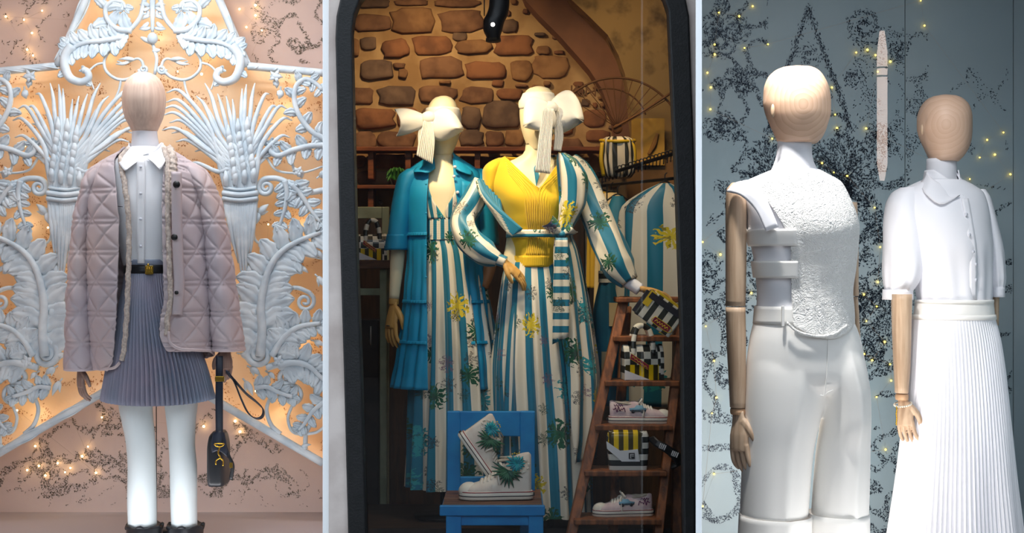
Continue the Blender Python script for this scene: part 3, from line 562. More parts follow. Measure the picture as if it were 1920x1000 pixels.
mk('neck_binding', [tubew([P((238+310)/2+36*math.cos(a), 277-3*math.sin(a), D1)+np.array([0, .085*-math.sin(a), 0]) for a in np.linspace(math.pi*1.02, math.pi*1.98, 30)], .008, 7)], m_jacket, jk)
for x, y, r, dd in ((331, 346, .0145, .172), (327, 445, .013, .178), (331, 549, .008, .178)): mk('button', disc(P(x, y, D1-dd), r, (.15, 1, 0), .006, 20), m_navy2, jk)
mk('buttonhole', [tube([(221, 387, D1-.152), (230, 388, D1-.157)], .7, 5, 4)], m_navy2, jk)
for rows in ([(306, 186, 228, .06), (318, 170, 214, .075), (345, 157, 196, .085), (400, 143, 178, .085), (470, 134, 172, .083), (550, 128, 174, .085), (630, 125, 178, .085), (692, 123, 182, .085)], [(306, 326, 366, .06), (318, 342, 384, .075), (345, 362, 400, .085), (400, 378, 419, .085), (470, 386, 432, .083), (550, 393, 443, .085), (610, 396, 452, .085), (656, 399, 458, .085)]):
    slv = mk('sleeve', gar(rows, D1+.01, 150, 150, disp=lambda s, py: quilt(s*1.0+20, py), fold=lambda t, v, py: 1+.03*np.sin(py*.09+t)), m_jacket, jk, thick=.005, offset=-1)
    y, a, b = rows[-1][:3]
    mk('cuff', [tubew([P((a+b)/2+(b-a)/2*math.cos(t), y, D1+.01)+np.array([0, -.085*math.sin(t), 0]) for t in np.linspace(0, 2*math.pi, 40)], .006, 7)], m_jacket, slv)
mk('hand', hand(P(149, 690, D1), (.1, -.05, -1), (.6, -.8, 0), .16, .4, .1, flip=True), m_hand_l, mq, remesh=.002)
mk('hand', hand(P(424, 656, D1), (-.02, -.12, -1), (-.9, -.4, 0), .16, .5, -.1), m_hand_l, mq, remesh=.002)
# ------------------------------------------------------------------ handbag hanging from the hand
DB = D1-.055
hb = thing('handbag', P(411, 908, DB), 'small navy leather handbag with gold clasp hanging from the jacket mannequin hand', 'handbag')
bd = mk('bag_body', gar([(808, 402, 420, .05), (816, 396, 424, .075), (840, 393, 427, .09), (880, 393, 427, .092), (905, 394, 427, .09), (908, 396, 425, .085)], DB+.05, 40, 24, cap=True, pw=4.5), m_navy2, hb)
mk('bag_flap', sheet([[(400, 812, DB-.04), (411, 808, DB-.045), (421, 812, DB-.04)], [(396, 836, DB-.05), (410, 834, DB-.055), (426, 842, DB-.04)], [(398, 850, DB-.048), (411, 846, DB-.055), (428, 860, DB-.03)]], 10, 10), m_navy, bd, thick=.005)
mk('strap', [sheet([[(405, 668, DB-.01), (418, 668, DB-.01)], [(404.5, 700, DB-.02), (418, 700, DB-.02)], [(404, 760, DB-.02), (418, 760, DB-.02)], [(405, 830, DB-.05), (418, 830, DB-.05)]], 4, 20)], m_navy, hb, thick=.005)
mk('strap_keeper', bxp(403, 706, 420, 716, DB-.03, .02), m_gold, hb, bevel=.002, smooth=False)
mk('clasp', [tubew([P(411+9*math.cos(a), 832+6*math.sin(a), DB-.058) for a in np.linspace(0, math.pi, 16)], .003, 6), tube([(402, 832, DB-.058), (420, 832, DB-.058)], 1.3, 6, 4), tube([(412, 838, DB-.06), (409, 850, DB-.062), (413, 858, DB-.062), (405, 864, DB-.062), (405, 872, DB-.06)], 1.5, 6, 20), tube([(411, 858, DB-.062), (418, 864, DB-.062), (418, 874, DB-.06)], 1.5, 6, 14)], m_gold, hb)
wl = [(424, 694), (440, 712), (460, 735), (480, 752), (492, 766), (490, 780), (478, 784), (464, 774), (452, 750), (440, 720), (428, 698)]
c = curve(wl, 60); V = []; 
for i, (x, y) in enumerate(c):
    k = i/59; V += [P(x, y, DB-.02+.03*math.sin(k*math.pi)-.006), P(x+3*math.sin(k*3.1), y+6*math.cos(k*2), DB-.02+.03*math.sin(k*math.pi)+.018)]
mk('wrist_loop', (np.array(V), [(2*i, 2*i+1, 2*i+3, 2*i+2) for i in range(59)], None), m_navy, hb, thick=.004)
mk('side_tab', [tube([(424, 838, DB-.03), (430, 856, DB-.04), (436, 874, DB-.04), (433, 900, DB-.035)], [2, 2.5, 4, 3.5], 6, 20, flat=.5), ], m_navy2, hb)
mk('tab_buckle', [bxp(430, 868, 436, 878, DB-.062, .004)], m_gold, hb, smooth=False)
# ------------------------------------------------------------------ MIDDLE WINDOW: stone wall, vault, shelves
m_mortar = mat('lime_mortar', (198, 166, 120), .95, c2=(164, 130, 88), ns=5, bump=.8, bs=16)
stone_m = [mat('sandstone_'+n, a, .9, c2=b_, ns=9, bump=.8, bs=22) for n, a, b_ in (('brown', (146, 108, 80), (112, 80, 60)), ('rust', (156, 106, 72), (122, 82, 58)), ('ochre', (166, 126, 86), (132, 96, 66)), ('grey', (128, 104, 86), (100, 80, 68)))]
wall = struct(mk('wall_back', box(-1.5, 1.5, DM-CD, DM-CD+.15, 0, 3.2), m_mortar, smooth=False))
struct(mk('wall_lower_dark', box(-1.5, 1.5, DM-CD-.25, DM-CD-.02, 0, PZ(408, DM-.25)), mat('dim_wall_brown', (58, 38, 26), .6, c2=(36, 25, 19), ns=5, stretch=(8, 1, 1)), smooth=False, bevel=.004))  # dark sheet added so the dim lower wall stays dark
S0 = 2.704
big = [(140,0,330,36),(352,0,520,26),(560,0,780,34),(140,70,325,160),(335,45,555,165),(575,55,800,160),(895,100,970,165),(140,195,172,285),(178,190,262,250),(290,200,420,290),(440,180,635,280),(645,165,715,205),(660,205,840,272),(860,180,1050,280),(1072,232,1140,275),(170,305,345,400),(345,320,405,345),(370,350,415,395),(475,290,700,400),(715,315,905,400),(940,310,1045,405),(1050,280,1235,390),(140,445,240,530),(270,440,460,535),(470,440,662,522),(685,440,858,525),(845,405,905,438),(875,450,1000,505),(145,550,350,650),(365,550,470,640),(480,545,680,640),(690,538,790,650),(800,520,985,645),(150,670,255,755),(265,670,460,750),(480,665,660,745),(680,660,800,740),(810,665,900,742),(910,660,1010,742),(150,790,205,850),(215,780,420,852),(440,785,640,850),(660,790,860,850),(880,788,1010,850),(160,870,330,940),(350,870,560,942),(580,868,780,940),(800,870,1000,942),(1020,660,1130,735),(1030,560,1140,640),(1150,600,1260,680),(1150,700,1300,780),(1040,760,1140,830),(1020,520,1090,552),(1180,500,1290,580),(1310,560,1420,640),(1320,660,1440,720),(1180,800,1330,880)]
arch_in = lambda y: np.interp(y, [0, 37, 74, 111, 140, 175, 260, 400], [962, 1010, 1048, 1082, 1106, 1128, 1160, 1180])   # where the vault covers the wall
boxes = [(x0/S0+610, y0/S0, x1/S0+610, y1/S0) for x0, y0, x1, y1 in big] + [(575+(k % 2)*6, k*38-4, 650, k*38+28) for k in range(10)]
random.seed(5); tries = 0
while len(boxes) < 230 and tries < 9000:
    tries += 1; x, y = random.uniform(560, 1190), random.uniform(-40, 420); w_, h_ = random.uniform(7, 22), random.uniform(5, 13)
    n = (x, y, x+w_, y+h_)
    if all(n[2] < q[0]-2 or n[0] > q[2]+2 or n[3] < q[1]-2 or n[1] > q[3]+2 for q in boxes): boxes.append(n)
for (x0, y0, x1, y1) in boxes:
    cx, cy = (x0+x1)/2, (y0+y1)/2; rx, ry = (x1-x0)/2, (y1-y0)/2; n = 14; rings = []
    jit = [random.uniform(.82, 1.1) for _ in range(n)]; prt = random.uniform(.014, .036)
    for sc, dp in ((1.09, -.01), (1.06, prt*.6), (.96, prt), (.6, prt*1.1)):
        rings.append([P(cx+rx*sc*jit[i]*np.sign(math.cos(a))*abs(math.cos(a))**.55, cy+ry*sc*jit[(i*3) % n]*np.sign(math.sin(a))*abs(math.sin(a))**.55, DM-dp) for i, a in enumerate(np.linspace(0, 2*math.pi, n, endpoint=False))])
    V = np.array([p for r in rings for p in r]); Fc = [(j*n+i, j*n+(i+1) % n, (j+1)*n+(i+1) % n, (j+1)*n+i) for j in range(3) for i in range(n)] + [tuple(range(3*n, 4*n))]
    mk('stone', (V, Fc, None), random.choice(stone_m), wall)
m_arch = mat('pink_vault_plaster', (150, 106, 78), .95, c2=(126, 90, 70), ns=3, bump=.5, bs=12)
m_oldpl = mat('mottled_plaster', (178, 146, 92), .95, c2=(104, 84, 56), ns=9, thr=(.52, .72), bump=.5, bs=14)
ai = [(962, -60), (985, 0), (1010, 28), (1048, 66), (1082, 104), (1106, 132), (1128, 166), (1150, 225), (1160, 300)]
ao = [(1040, -60), (1072, 0), (1108, 34), (1140, 66), (1160, 104), (1172, 140), (1180, 180), (1190, 300)]
arch = struct(mk('wall_arch', prism(ai + ao[::-1], DM-.22, .24), m_arch, smooth=False))
struct(mk('wall_vault', prism(ao + [(1400, 300), (1400, -60)], DM-.42, .4), m_oldpl, smooth=False))
m_shelfwood = mat('red_brown_wood', (150, 84, 40), .5, c2=(112, 60, 30), ns=5, stretch=(1, 10, 10))
for y, n, t in ((275, 'wall_shelf', 8), (347, 'wall_shelf', 7)):
    s_ = thing(n, P(820, y, 8.4), 'red-brown plank shelf on the stone wall, '+('upper one level with the bow tails' if y == 275 else 'lower one behind the blue shirt'), 'shelf')
    mk('plank', bxp(655, y, 1130, y+t, 8.34, .22), m_shelfwood, s_, bevel=.003, smooth=False)
    for x in (690, 760, 890, 1050): mk('bracket', bxp(x, y+t, x+10, y+t+52, 8.38, .18), m_shelfwood, s_, smooth=False)
# reflected fanlight with spokes and lettering, modelled as a shape before the vault
DW = 7.98; m_fan_reflection = mat('fanlight_reflection', (112, 74, 38), .7)
wh = thing('reflected_fanlight', P(1156, 248, DW), 'reflection of a spoked, lettered fanlight modelled as a faint brown shape before the vault plaster', 'reflection')
mk('rim', tube([(1156+128*math.cos(a), 276+130*math.sin(a)*1.0, DW) for a in np.linspace(-2.6, -.55, 40)], 2.2, 7, 70), m_fan_reflection, wh)
mk('inner_rim', tube([(1140+74*math.cos(a), 236+70*math.sin(a), DW+.02) for a in np.linspace(-2.2, -.3, 30)], 1.6, 7, 40), m_fan_reflection, wh)
for a in np.linspace(-2.35, -.75, 12): mk('spoke', tube([(1158, 240, DW+.01), (1156+127*math.cos(a), 276+130*math.sin(a), DW)], .9, 5, 4), m_fan_reflection, wh)
mk('hub', disc(P(1158, 242, DW), .025, (0, 1, 0), .03), m_fan_reflection, wh)
mk('slanted_rail', tube([(1150, 240, DW-.02), (1200, 212, DW-.02), (1262, 172, DW-.02)], 2.4, 6, 10), m_fan_reflection, wh)
def letters(txt, px, py, d, h, m_, parent, name, rot=0, depth=.002):
    cu = bpy.data.curves.new('t', 'FONT'); cu.body = txt; cu.size = h; cu.extrude = depth; cu.align_x = 'CENTER'; cu.align_y = 'CENTER'
    o = bpy.data.objects.new('t', cu); COL.objects.link(o); bpy.context.view_layer.update()
    me = bpy.data.meshes.new_from_object(o.evaluated_get(bpy.context.evaluated_depsgraph_get())); bpy.data.objects.remove(o)
    V = np.array([v.co[:] for v in me.vertices]); Fc = [tuple(p.vertices) for p in me.polygons]
    c_, s_ = math.cos(rot), math.sin(rot); X, Z = V[:, 0]*c_-V[:, 1]*s_, V[:, 0]*s_+V[:, 1]*c_
    W = np.stack([X, -V[:, 2], Z], -1)+P(px, py, d)
    return mk(name, (W, Fc, None), m_, parent, smooth=False)
letters('KIN', 1094, 172, DW, .085, m_fan_reflection, wh, 'letters')
# track spotlight at the top
sp = thing('track_spotlight', P(925, 78, 6.9), 'black track spotlight hanging over the bow-headed mannequins', 'spotlight')
mk('lamp_head', gar([(-20, 918, 956, .06), (10, 917, 955, .06), (28, 912, 952, .06), (40, 906, 946, .065), (56, 906, 942, .065), (70, 912, 938, .055), (77, 913, 938, .05)], 6.9, 24, 20, cap=True, pw=2.6), m_black, sp)
mk('cord', tube([(908, -40, 6.9), (908, 30, 6.9)], 1, 6, 4), m_black, sp)
mk('lamp_lens', disc(P(924, 46, 6.832), .009, (.2, 1, .2), .004, 14), mat('lit_lens', (255, 250, 240), emit=6), sp)
mk('lamp_rim', disc(P(925, 75, 6.9), .034, (0, .1, 1), .012, 20), mat('lamp_rim_grey', (60, 64, 68), .4), sp)
struct(mk('floor_platform', box(-.8, .8, .62, 1.3, 0, .27), m_dark_wood, smooth=False))
# ------------------------------------------------------------------ mannequin with blue shirt dress and striped dress
m_blue = mat('turquoise_cotton', (10, 150, 196), .6, c2=(6, 138, 186), ns=5, bump=.25, bs=18)
m_dress = stripe_print('striped_floral_dress', .043, seed=0, scale=5.2, dens=.8)
m_robe = stripe_print('striped_floral_robe', .042, seed=5, scale=5.4, dens=.8)
m_trs = stripe_print('striped_floral_trousers', .043, seed=2, scale=4.8, dens=.8)
m_shir = stripe_print('striped_floral_bodice', .02, seed=9, scale=8)
m_sash = stripe_print('striped_sash', .028, seed=4, horiz=True, scale=5)
m_yellow = mat('yellow_knit', (232, 196, 22), .8, c2=(222, 182, 14), ns=4, sheen=.3)
m_organza = mat('white_organza', (238, 234, 226), .6, bump=.3, bs=30)
b_ = m_organza.node_tree.nodes['Principled BSDF']; b_.inputs['Alpha'].default_value = .86
m_joint = mat('tan_hand', (206, 160, 88), .5, c2=(188, 142, 74), ns=4, stretch=(10, 10, 2))
DA = 6.92
ma = thing('mannequin', (PX(828, DA), DA-CD, .27), 'mannequin in turquoise shirt dress over striped dress, white bow across its face', 'mannequin')
mk('head', gar([(180, 826, 838, .01), (184, 815, 847, .05), (194, 806, 855, .075), (210, 800, 860, .092), (230, 798, 863, .1), (250, 801, 862, .098), (268, 807, 857, .085), (282, 812, 851, .066), (292, 814, 848, .055)], DA, 36, 32, cap=True), m_skin, ma)
mk('torso', gar([(282, 814, 849, .05), (300, 812, 850, .055), (314, 805, 858, .065), (330, 780, 880, .08), (360, 775, 890, .1), (410, 788, 878, .1), (440, 795, 872, .09)], DA, 40, 26, cap=True), m_skin, ma)
def bow_loop(p0, ang, L, wd, d, puff=.05, closed=False):
    nu, nv = 18, 14; V = []
    for j in range(nv):
        s = j/(nv-1)
        for i in range(nu):
            a = 2*math.pi*i/(nu-1); hw = wd*((.2*(1-s)+math.sin(math.pi*min(1, s**.8*.96+.03))) if closed else (.22+.78*math.sin(min(1, s*1.15)*math.pi/2))); cr = (1+.08*math.sin(a*5+s*3))
            x, y = L*s*(1+.08*math.cos(a*2)), hw*math.cos(a)*cr
            c_, s_ = math.cos(ang), math.sin(ang)
            V.append(P(p0[0]+x*c_-y*s_, p0[1]+x*s_+y*c_, d+puff*(.2+s)*math.sin(a)*cr))
    V = np.array(V); return V, grid_faces(nu, nv), V[:, [0, 2]]
def pleated_tail(pts_l, pts_r, d, n=40, amp=.006, k=9):
    A = curve([(x, y, d) for x, y in pts_l], 20); B = curve([(x, y, d) for x, y in pts_r], 20); V = []
    for i in range(20):
        for j in range(n): t = j/(n-1); q = A[i]+(B[i]-A[i])*t; V.append(P(q[0], q[1], d+amp*math.sin(t*k*2*math.pi)*(.4+i/20)))
    V = np.array(V); return V, grid_faces(n, 20), V[:, [0, 2]]
sc = mk('head_scarf', [gar([(204, 800, 860, .098), (216, 798, 863, .104), (232, 798, 864, .106)], DA, 40, 8, fold=lambda t, v, py: 1.03+.01*np.sin(t*22))], m_organza, ma, thick=.002)
mk('bow_loop', bow_loop((806, 226), math.pi*.98, 60, 25, DA-.12), m_organza, sc, thick=.0015)
mk('bow_loop', bow_loop((806, 224), .3, 62, 28, DA-.13, .045, True), m_organza, sc, thick=.0015)
mk('bow_knot', ball(P(804, 221, DA-.13), .03, 14, 10, (1.2, .8, 1)), m_organza, sc)
mk('bow_tail', [pleated_tail([(795, 226), (786, 262), (781, 292)], [(812, 228), (815, 266), (811, 308)], DA-.145), pleated_tail([(789, 224), (784, 252), (786, 290)], [(802, 228), (800, 262), (800, 300)], DA-.13)], m_organza, sc, thick=.0015)
# striped dress underneath
def soft_folds(n, amp, y0, y1, ph=0):
    def f(t, v, py): k = np.clip((py-y0)/(y1-y0), 0, 1); return 1+amp*k*(np.sin(t*n+ph+.6*np.sin(py*.012))+.45*np.sin(t*n*2.3+1.3))
    return f
dr = mk('striped_dress', gar([(412, 792, 878, .105), (450, 790, 884, .105), (470, 788, 896, .115), (560, 783, 915, .14), (680, 776, 932, .17), (800, 770, 944, .19), (912, 765, 952, .2)], DA, 260, 70, fold=soft_folds(13, .085, 440, 640), K=1.35), m_dress, ma)
mk('shirred_waist', gar([(410, 790, 880, .108), (450, 789, 882, .108)], DA, 160, 30, fold=lambda t, v, py: 1+.012*np.sin(t*40)+.014*np.abs(np.sin(py*.75)), K=.8), m_shir, dr)
mk('bodice', gar([(338, 778, 888, .108), (372, 776, 890, .118), (412, 788, 880, .108)], DA, 90, 20, el=[(338, 801), (372, 812), (400, 829), (412, 838)], er=[(338, 862), (372, 850), (400, 836), (412, 840)], K=.9), m_shir, dr, thick=.003)
# turquoise shirt dress
el = [(298, 812), (330, 806), (400, 803), (500, 803), (620, 805), (726, 806)]; er = [(298, 850), (330, 852), (400, 862), (500, 872), (620, 890), (726, 900)]
sd = mk('shirt_dress', gar([(296, 800, 858, .07), (310, 776, 884, .085), (326, 762, 900, .1), (360, 758, 904, .13), (420, 764, 902, .14), (470, 764, 905, .145), (560, 759, 915, .17), (640, 750, 925, .19), (726, 735, 935, .205)], DA+.005, 260, 70, el=el, er=er, fold=lambda t, v, py: 1+.022*np.clip((py-436)/100, 0, 1)*(np.sin(t*19)+.5*np.sin(t*33+1))+.006*np.sin(py*.1+t*4)), m_blue, ma, thick=.003)
for y, amp in ((440, 6), (565, 7), (640, 7)):
    r = {440: (764, 903, .148), 565: (757, 916, .178), 640: (749, 926, .197)}[y]
    mk('tier_seam', gar([(y-3, r[0], r[1], r[2]), (y+3, r[0]-1, r[1]+1, r[2]+.004)], DA+.005, 200, 4, el=[(y-3, 804), (y+3, 804)], er=[(y-3, 885), (y+3, 885)], fold=lambda t, v, py: 1.012+.01*np.sin(t*70)), m_blue, sd, thick=.004)
mk('collar', [sheet([[(813, 292, DA-.02), (815, 304, DA-.06), (816, 316, DA-.1)], [(800, 299, DA-.02), (798, 312, DA-.085), (803, 324, DA-.118)], [(786, 309, DA-.02), (775, 322, DA-.09), (790, 322, DA-.125)]], 8, 8), sheet([[(849, 286, DA-.01), (852, 300, DA-.06), (853, 316, DA-.1)], [(862, 296, DA-.01), (868, 312, DA-.08), (864, 322, DA-.115)], [(874, 304, DA+.01), (886, 324, DA-.06), (882, 328, DA-.1)]], 8, 8)], m_blue, sd, thick=.004)
for x, y in ((853, 313), (851, 331), (858, 361)): mk('button', disc(P(x, y, DA-.125), .0075, (0, 1, 0), .004, 14), m_btn, sd)
for y in (345, 400, 460, 520): mk('button', disc(P(799, y, DA-.15), .005, (0, 1, 0), .004, 12), m_blue, sd)
mk('pocket', sheet([[(866, 340, DA-.128), (888, 342, DA-.11)], [(866, 372, DA-.14), (888, 372, DA-.12)]], 5, 5), m_blue, sd, thick=.004)
slv = mk('sleeve', gar([(318, 762, 800, .07), (330, 748, 795, .085), (360, 740, 782, .09), (410, 731, 772, .09), (440, 727, 768, .09), (468, 722, 766, .09)], DA+.01, 60, 34, fold=lambda t, v, py: 1+.02*np.sin(t*5+py*.05)), m_blue, sd, thick=.003)
mk('cuff', gar([(440, 726, 768, .093), (469, 721, 767, .094)], DA+.01, 48, 8), m_blue, slv, thick=.003)
mk('sleeve', gar([(318, 868, 908, .07), (340, 874, 920, .085), (400, 880, 930, .09), (460, 884, 936, .09)], DA+.06, 40, 24), m_blue, sd, thick=.003)
mk('forearm', [tube([(748, 440, DA), (744, 500, DA), (739, 560, DA)], [14, 13, 9.5], 18, 20)], m_skin, ma)
mk('wrist_joint', [tube([(739, 558, DA), (738, 571, DA)], [9, 9.5, 9], 16, 8)], m_joint, ma)
mk('hand', hand(P(737, 571, DA), (-.08, -.12, -1), (.6, -.8, 0), .215, .35, .12, flip=True), m_joint, ma, remesh=.003)
mk('ring', [disc(P(729, 611, DA-.02), .012, (0, 0, 1), .004, 16)], m_black, ma)
mk('forearm', [tube([(915, 450, DA+.03), (918, 500, DA-.02), (906, 540, DA-.05)], [13, 12, 9], 16, 18)], mat('brown_wood_arm', (176, 118, 76), .5), ma)  # forearm in plain brown, darker than the cream one
mk('stand_rod', [tubew([(PX(830, DA), DA-CD, .27), (PX(830, DA), DA-CD, PZ(880, DA))], .012, 10), disc((PX(830, DA), DA-CD, .278), .13, (0, 0, 1), .012)], m_black, ma)
# ------------------------------------------------------------------ mannequin in yellow knit top and striped robe
DY = 6.72
my = thing('mannequin', (PX(1010, DY), DY-CD, .27), 'mannequin in yellow knit top with striped floral robe and trousers, hand on hip', 'mannequin')
mk('head', gar([(162, 1004, 1016, .01), (166, 992, 1028, .05), (174, 984, 1036, .075), (190, 976, 1042, .095), (212, 974, 1044, .105), (235, 976, 1042, .1), (255, 981, 1036, .09), (272, 987, 1028, .07), (284, 990, 1022, .058)], DY, 36, 32, cap=True), m_skin, my)
mk('ear', [ball(P(975, 196, DY), .014, 8, 6, (.5, 1, 1.5))], m_skin, my)
mk('torso', gar([(266, 986, 1022, .055), (285, 984, 1022, .058), (298, 966, 1040, .065), (312, 936, 1062, .075), (340, 925, 1075, .095), (380, 935, 1068, .105), (440, 950, 1052, .09), (500, 940, 1056, .1)], DY, 44, 30, cap=True), m_skin, my)
mk('neck_ring', [tubew([P(1003+19*math.cos(a), 270+1.5*math.sin(a), DY)+np.array([0, -.056*math.sin(a), 0]) for a in np.linspace(0, 2*math.pi, 30)], .0012, 5)], m_black, my)
sc = mk('head_scarf', [gar([(176, 981, 1038, .088), (196, 974, 1044, .104), (206, 975, 1044, .108)], DY, 40, 8, fold=lambda t, v, py: 1.02+.012*np.sin(t*22))], m_organza, my, thick=.002)
mk('bow_loop', bow_loop((1034, 200), math.pi*.8, 60, 32, DY-.15, .03, True), m_organza, sc, thick=.0015)
mk('bow_loop', bow_loop((1030, 198), .42, 66, 38, DY-.1, .05, True), m_organza, sc, thick=.0015)
mk('bow_knot', ball(P(1031, 202, DY-.14), .028, 14, 10, (1.3, .8, 1)), m_organza, sc)
mk('bow_tail', [pleated_tail([(1018, 202), (1010, 262), (1003, 323)], [(1038, 204), (1034, 266), (1031, 326)], DY-.17), pleated_tail([(1030, 206), (1040, 246), (1038, 282)], [(1046, 204), (1056, 250), (1052, 284)], DY-.13)], m_organza, sc, thick=.0015)
# knit top
def rib(t, v, py): return 1+.05*np.exp(-((py-375)/22)**2)*(np.exp(-((t%6.2832-1.05)/.32)**2)+np.exp(-((t%6.2832-2.1)/.32)**2))+.006*np.sin(py*.09+t*5)*np.clip((py-400)/60, 0, 1)
el = [(296, 948), (310, 962), (330, 982), (352, 1004), (356, 1009.6), (500, 1009.6)]; er = [(296, 1056), (310, 1044), (330, 1030), (352, 1014), (356, 1009.8), (500, 1009.8)]
yt = [(294, 946, 1056, .07), (304, 928, 1068, .085), (320, 914, 1082, .1), (345, 913, 1090, .125), (375, 926, 1084, .14), (410, 944, 1066, .13), (440, 953, 1054, .112), (465, 956, 1052, .113), (482, 956, 1048, .118), (500, 958, 1046, .118)]
kt = mk('knit_top', [gar(yt, DY, 220, 120, el=el, er=er, fold=rib)], m_yellow, my, thick=.004)
mk('rib_hem', gar([(480, 955, 1049, .121), (501, 957, 1047, .121)], DY, 240, 6, fold=lambda t, v, py: 1.005+.01*np.sin(t*80)), m_yellow, kt, thick=.003)
def front_at(x, y, rows, d, out):
    r = np.array(rows, float); xl, xr, rd = (hermite(r[:, 0], r[:, k], np.array([y]))[0] for k in (1, 2, 3)); k = np.clip((x-(xl+xr)/2)/((xr-xl)/2), -1, 1)
    return P(x, y, d-rd*math.sqrt(1-k*k)-out)
g = []
for o in range(6):      # raised ribs that follow the V neck and run down the front
    for s in (-1, 1):
        q = curve([(1009+s*(62-o*1.5), 300+o*5), (1009+s*(30-o*.5), 330+o*6), (1009+s*(3+o*4.2), 358+o*5), (1009+s*(2.5+o*4), 400), (1009+s*(2+o*3.2), 440), (1007+s*(2+o*3.6), 478)], 50)
        g.append(tubew([front_at(x, y, yt, DY, .004) for x, y in q], .003, 6))
mk('knit_rib', g, m_yellow, kt)
mk('cap_sleeve', gar([(297, 934, 948, .03), (302, 922, 950, .05), (310, 911, 948, .07), (322, 905, 942, .083), (348, 906, 934, .085), (362, 908, 930, .08)], DY+.01, 40, 16), m_yellow, kt, thick=.003)
# trousers
mk('striped_trousers', gar([(492, 948, 1052, .115), (520, 942, 1060, .125), (600, 934, 1074, .15), (700, 928, 1090, .17), (800, 930, 1100, .18), (962, 940, 1106, .19)], DY, 300, 70, fold=soft_folds(12, .08, 500, 680, 1), K=1.3), m_trs, my)
# robe: back and right front, left front fallen off the shoulder
rb = mk('striped_robe', gar([(288, 1020, 1062, .08), (300, 1000, 1082, .1), (320, 980, 1098, .12), (360, 985, 1104, .15), (400, 980, 1092, .155), (436, 975, 1072, .14), (470, 965, 1084, .15), (540, 955, 1098, .185), (620, 945, 1108, .21), (720, 938, 1118, .23), (800, 935, 1118, .24), (858, 935, 1112, .24)], DY+.01, 240, 80, el=[(288, 1024), (436, 985), (858, 960)], er=[(288, 1046), (330, 1046), (400, 1046), (436, 1040), (480, 1036), (560, 1040), (700, 1062), (858, 1070)], th=None, fold=soft_folds(12, .07, 420, 620, 2), K=1.5), m_robe, my, thick=.002)
mk('robe_front', [gar([(288, 1046, 1062, .03), (300, 1044, 1082, .05), (340, 1046, 1102, .06), (380, 1048, 1098, .06), (415, 1046, 1080, .05), (438, 1042, 1068, .035)], DY-.11, 60, 30, fold=lambda t, v, py: 1+.05*np.sin(t*9+py*.02), K=.4)], m_robe, rb)
# draped left front: gathered diagonal folds from elbow to belt
g = []
for i in range(7):
    g.append(tube([(897+i*6, 338+i*6, DY-.07), (908+i*5, 366+i*7, DY-.1), (936+i*3, 398+i*5.5, DY-.13), (978-i*2.5, 432+i*1.5, DY-.135)], [6.5, 8, 7, 4], 9, 26, flat=.8, K=.12))
mk('draped_front', g, m_robe, rb)
def sleeve_folds(a, t): return 1+.06*math.sin(a*4+t*9)+.05*math.sin(a*7-t*15)
sl = mk('sleeve', [tube([(904, 342, DY+.0), (888, 376, DY-.02), (868, 412, DY-.05), (878, 446, DY-.1), (908, 474, DY-.14), (934, 488, DY-.15)], [18, 22, 23, 25, 24, 13], 30, 44, fold=sleeve_folds, K=.36)], m_robe, rb)
mk('cuff', tube([(932, 486, DY-.15), (948, 492, DY-.155)], [12, 11], 18, 8, K=.2), m_robe, sl)
sl = mk('sleeve', [tube([(1066, 300, DY), (1080, 318, DY), (1098, 352, DY), (1116, 400, DY-.03), (1138, 450, DY-.06), (1160, 500, DY-.1), (1180, 530, DY-.12)], [17, 24, 27, 29, 31, 30, 17], 30, 48, fold=sleeve_folds, K=.36)], m_robe, rb)
mk('cuff', tube([(1176, 526, DY-.12), (1200, 544, DY-.13)], [13, 11.5], 18, 8), m_cotton, sl)
mk('belt', [gar([(432, 950, 1066, .132), (446, 949, 1066, .134)], DY-.002, 60, 5, K=.9)], m_sash, my, thick=.003)
bw = mk('belt_bow', [bow_loop((1052, 440), math.pi*1.25, 34, 14, DY-.17, .03), bow_loop((1054, 440), -.5, 26, 10, DY-.16, .025), ball(P(1053, 440, DY-.165), .018, 12, 8)], m_sash, my)
mk('sash_end', [pleated_tail([(1042, 446), (1038, 520), (1036, 646)], [(1064, 446), (1068, 540), (1066, 632)], DY-.215, 30, .004, 2)], m_sash, bw, thick=.003)
g_ = bpy.data.objects[bw.children[0].name].data
mk('hand', hand(P(946, 490, DY-.16), (.75, .15, -.75), (-.4, -.8, -.2), .17, .3, .02), m_joint, my, remesh=.003)
mk('hand', hand(P(1197, 541, DY-.13), (1, -.1, -.28), (.1, -.9, .3), .18, .35, .05), m_joint, my, remesh=.003)
mk('leg', gar([(880, 1012, 1046, .06), (970, 1014, 1040, .05), (994, 1012, 1042, .08)], DY, 20, 10, cap=True), m_black, my)
# ------------------------------------------------------------------ MIDDLE WINDOW: blue chair and sneakers
m_bluepaint = mat('blue_paint', (0, 122, 190), .5, c2=(12, 134, 198), ns=12, bump=.2, bs=40)
m_seatwood = mat('worn_brown_wood', (124, 84, 58), .6, c2=(86, 56, 40), ns=6, stretch=(1, 9, 9), bump=.3, bs=30)
DC0, DC1 = 6.06, 6.46
ch = thing('chair', P(920, 960, 6.3), 'bright blue painted wooden chair with brown plank seat holding the high-top sneakers', 'chair')
ch.location.z = 0; ch['wl'] = [ch['wl'][0], ch['wl'][1], 0.0]
for x0, x1 in ((838, 863), (975, 1003)): mk('back_post', bxp(x0, 772, x1, 924, DC1, .04), m_bluepaint, ch, bevel=.004, smooth=False)
mk('top_rail', bxp(862, 772, 976, 819, DC1+.005, .028), m_bluepaint, ch, bevel=.004, smooth=False)
mk('lower_rail', bxp(862, 895, 976, 911, DC1+.005, .028), m_bluepaint, ch, bevel=.004, smooth=False)
zt = PZ(948, DC0)
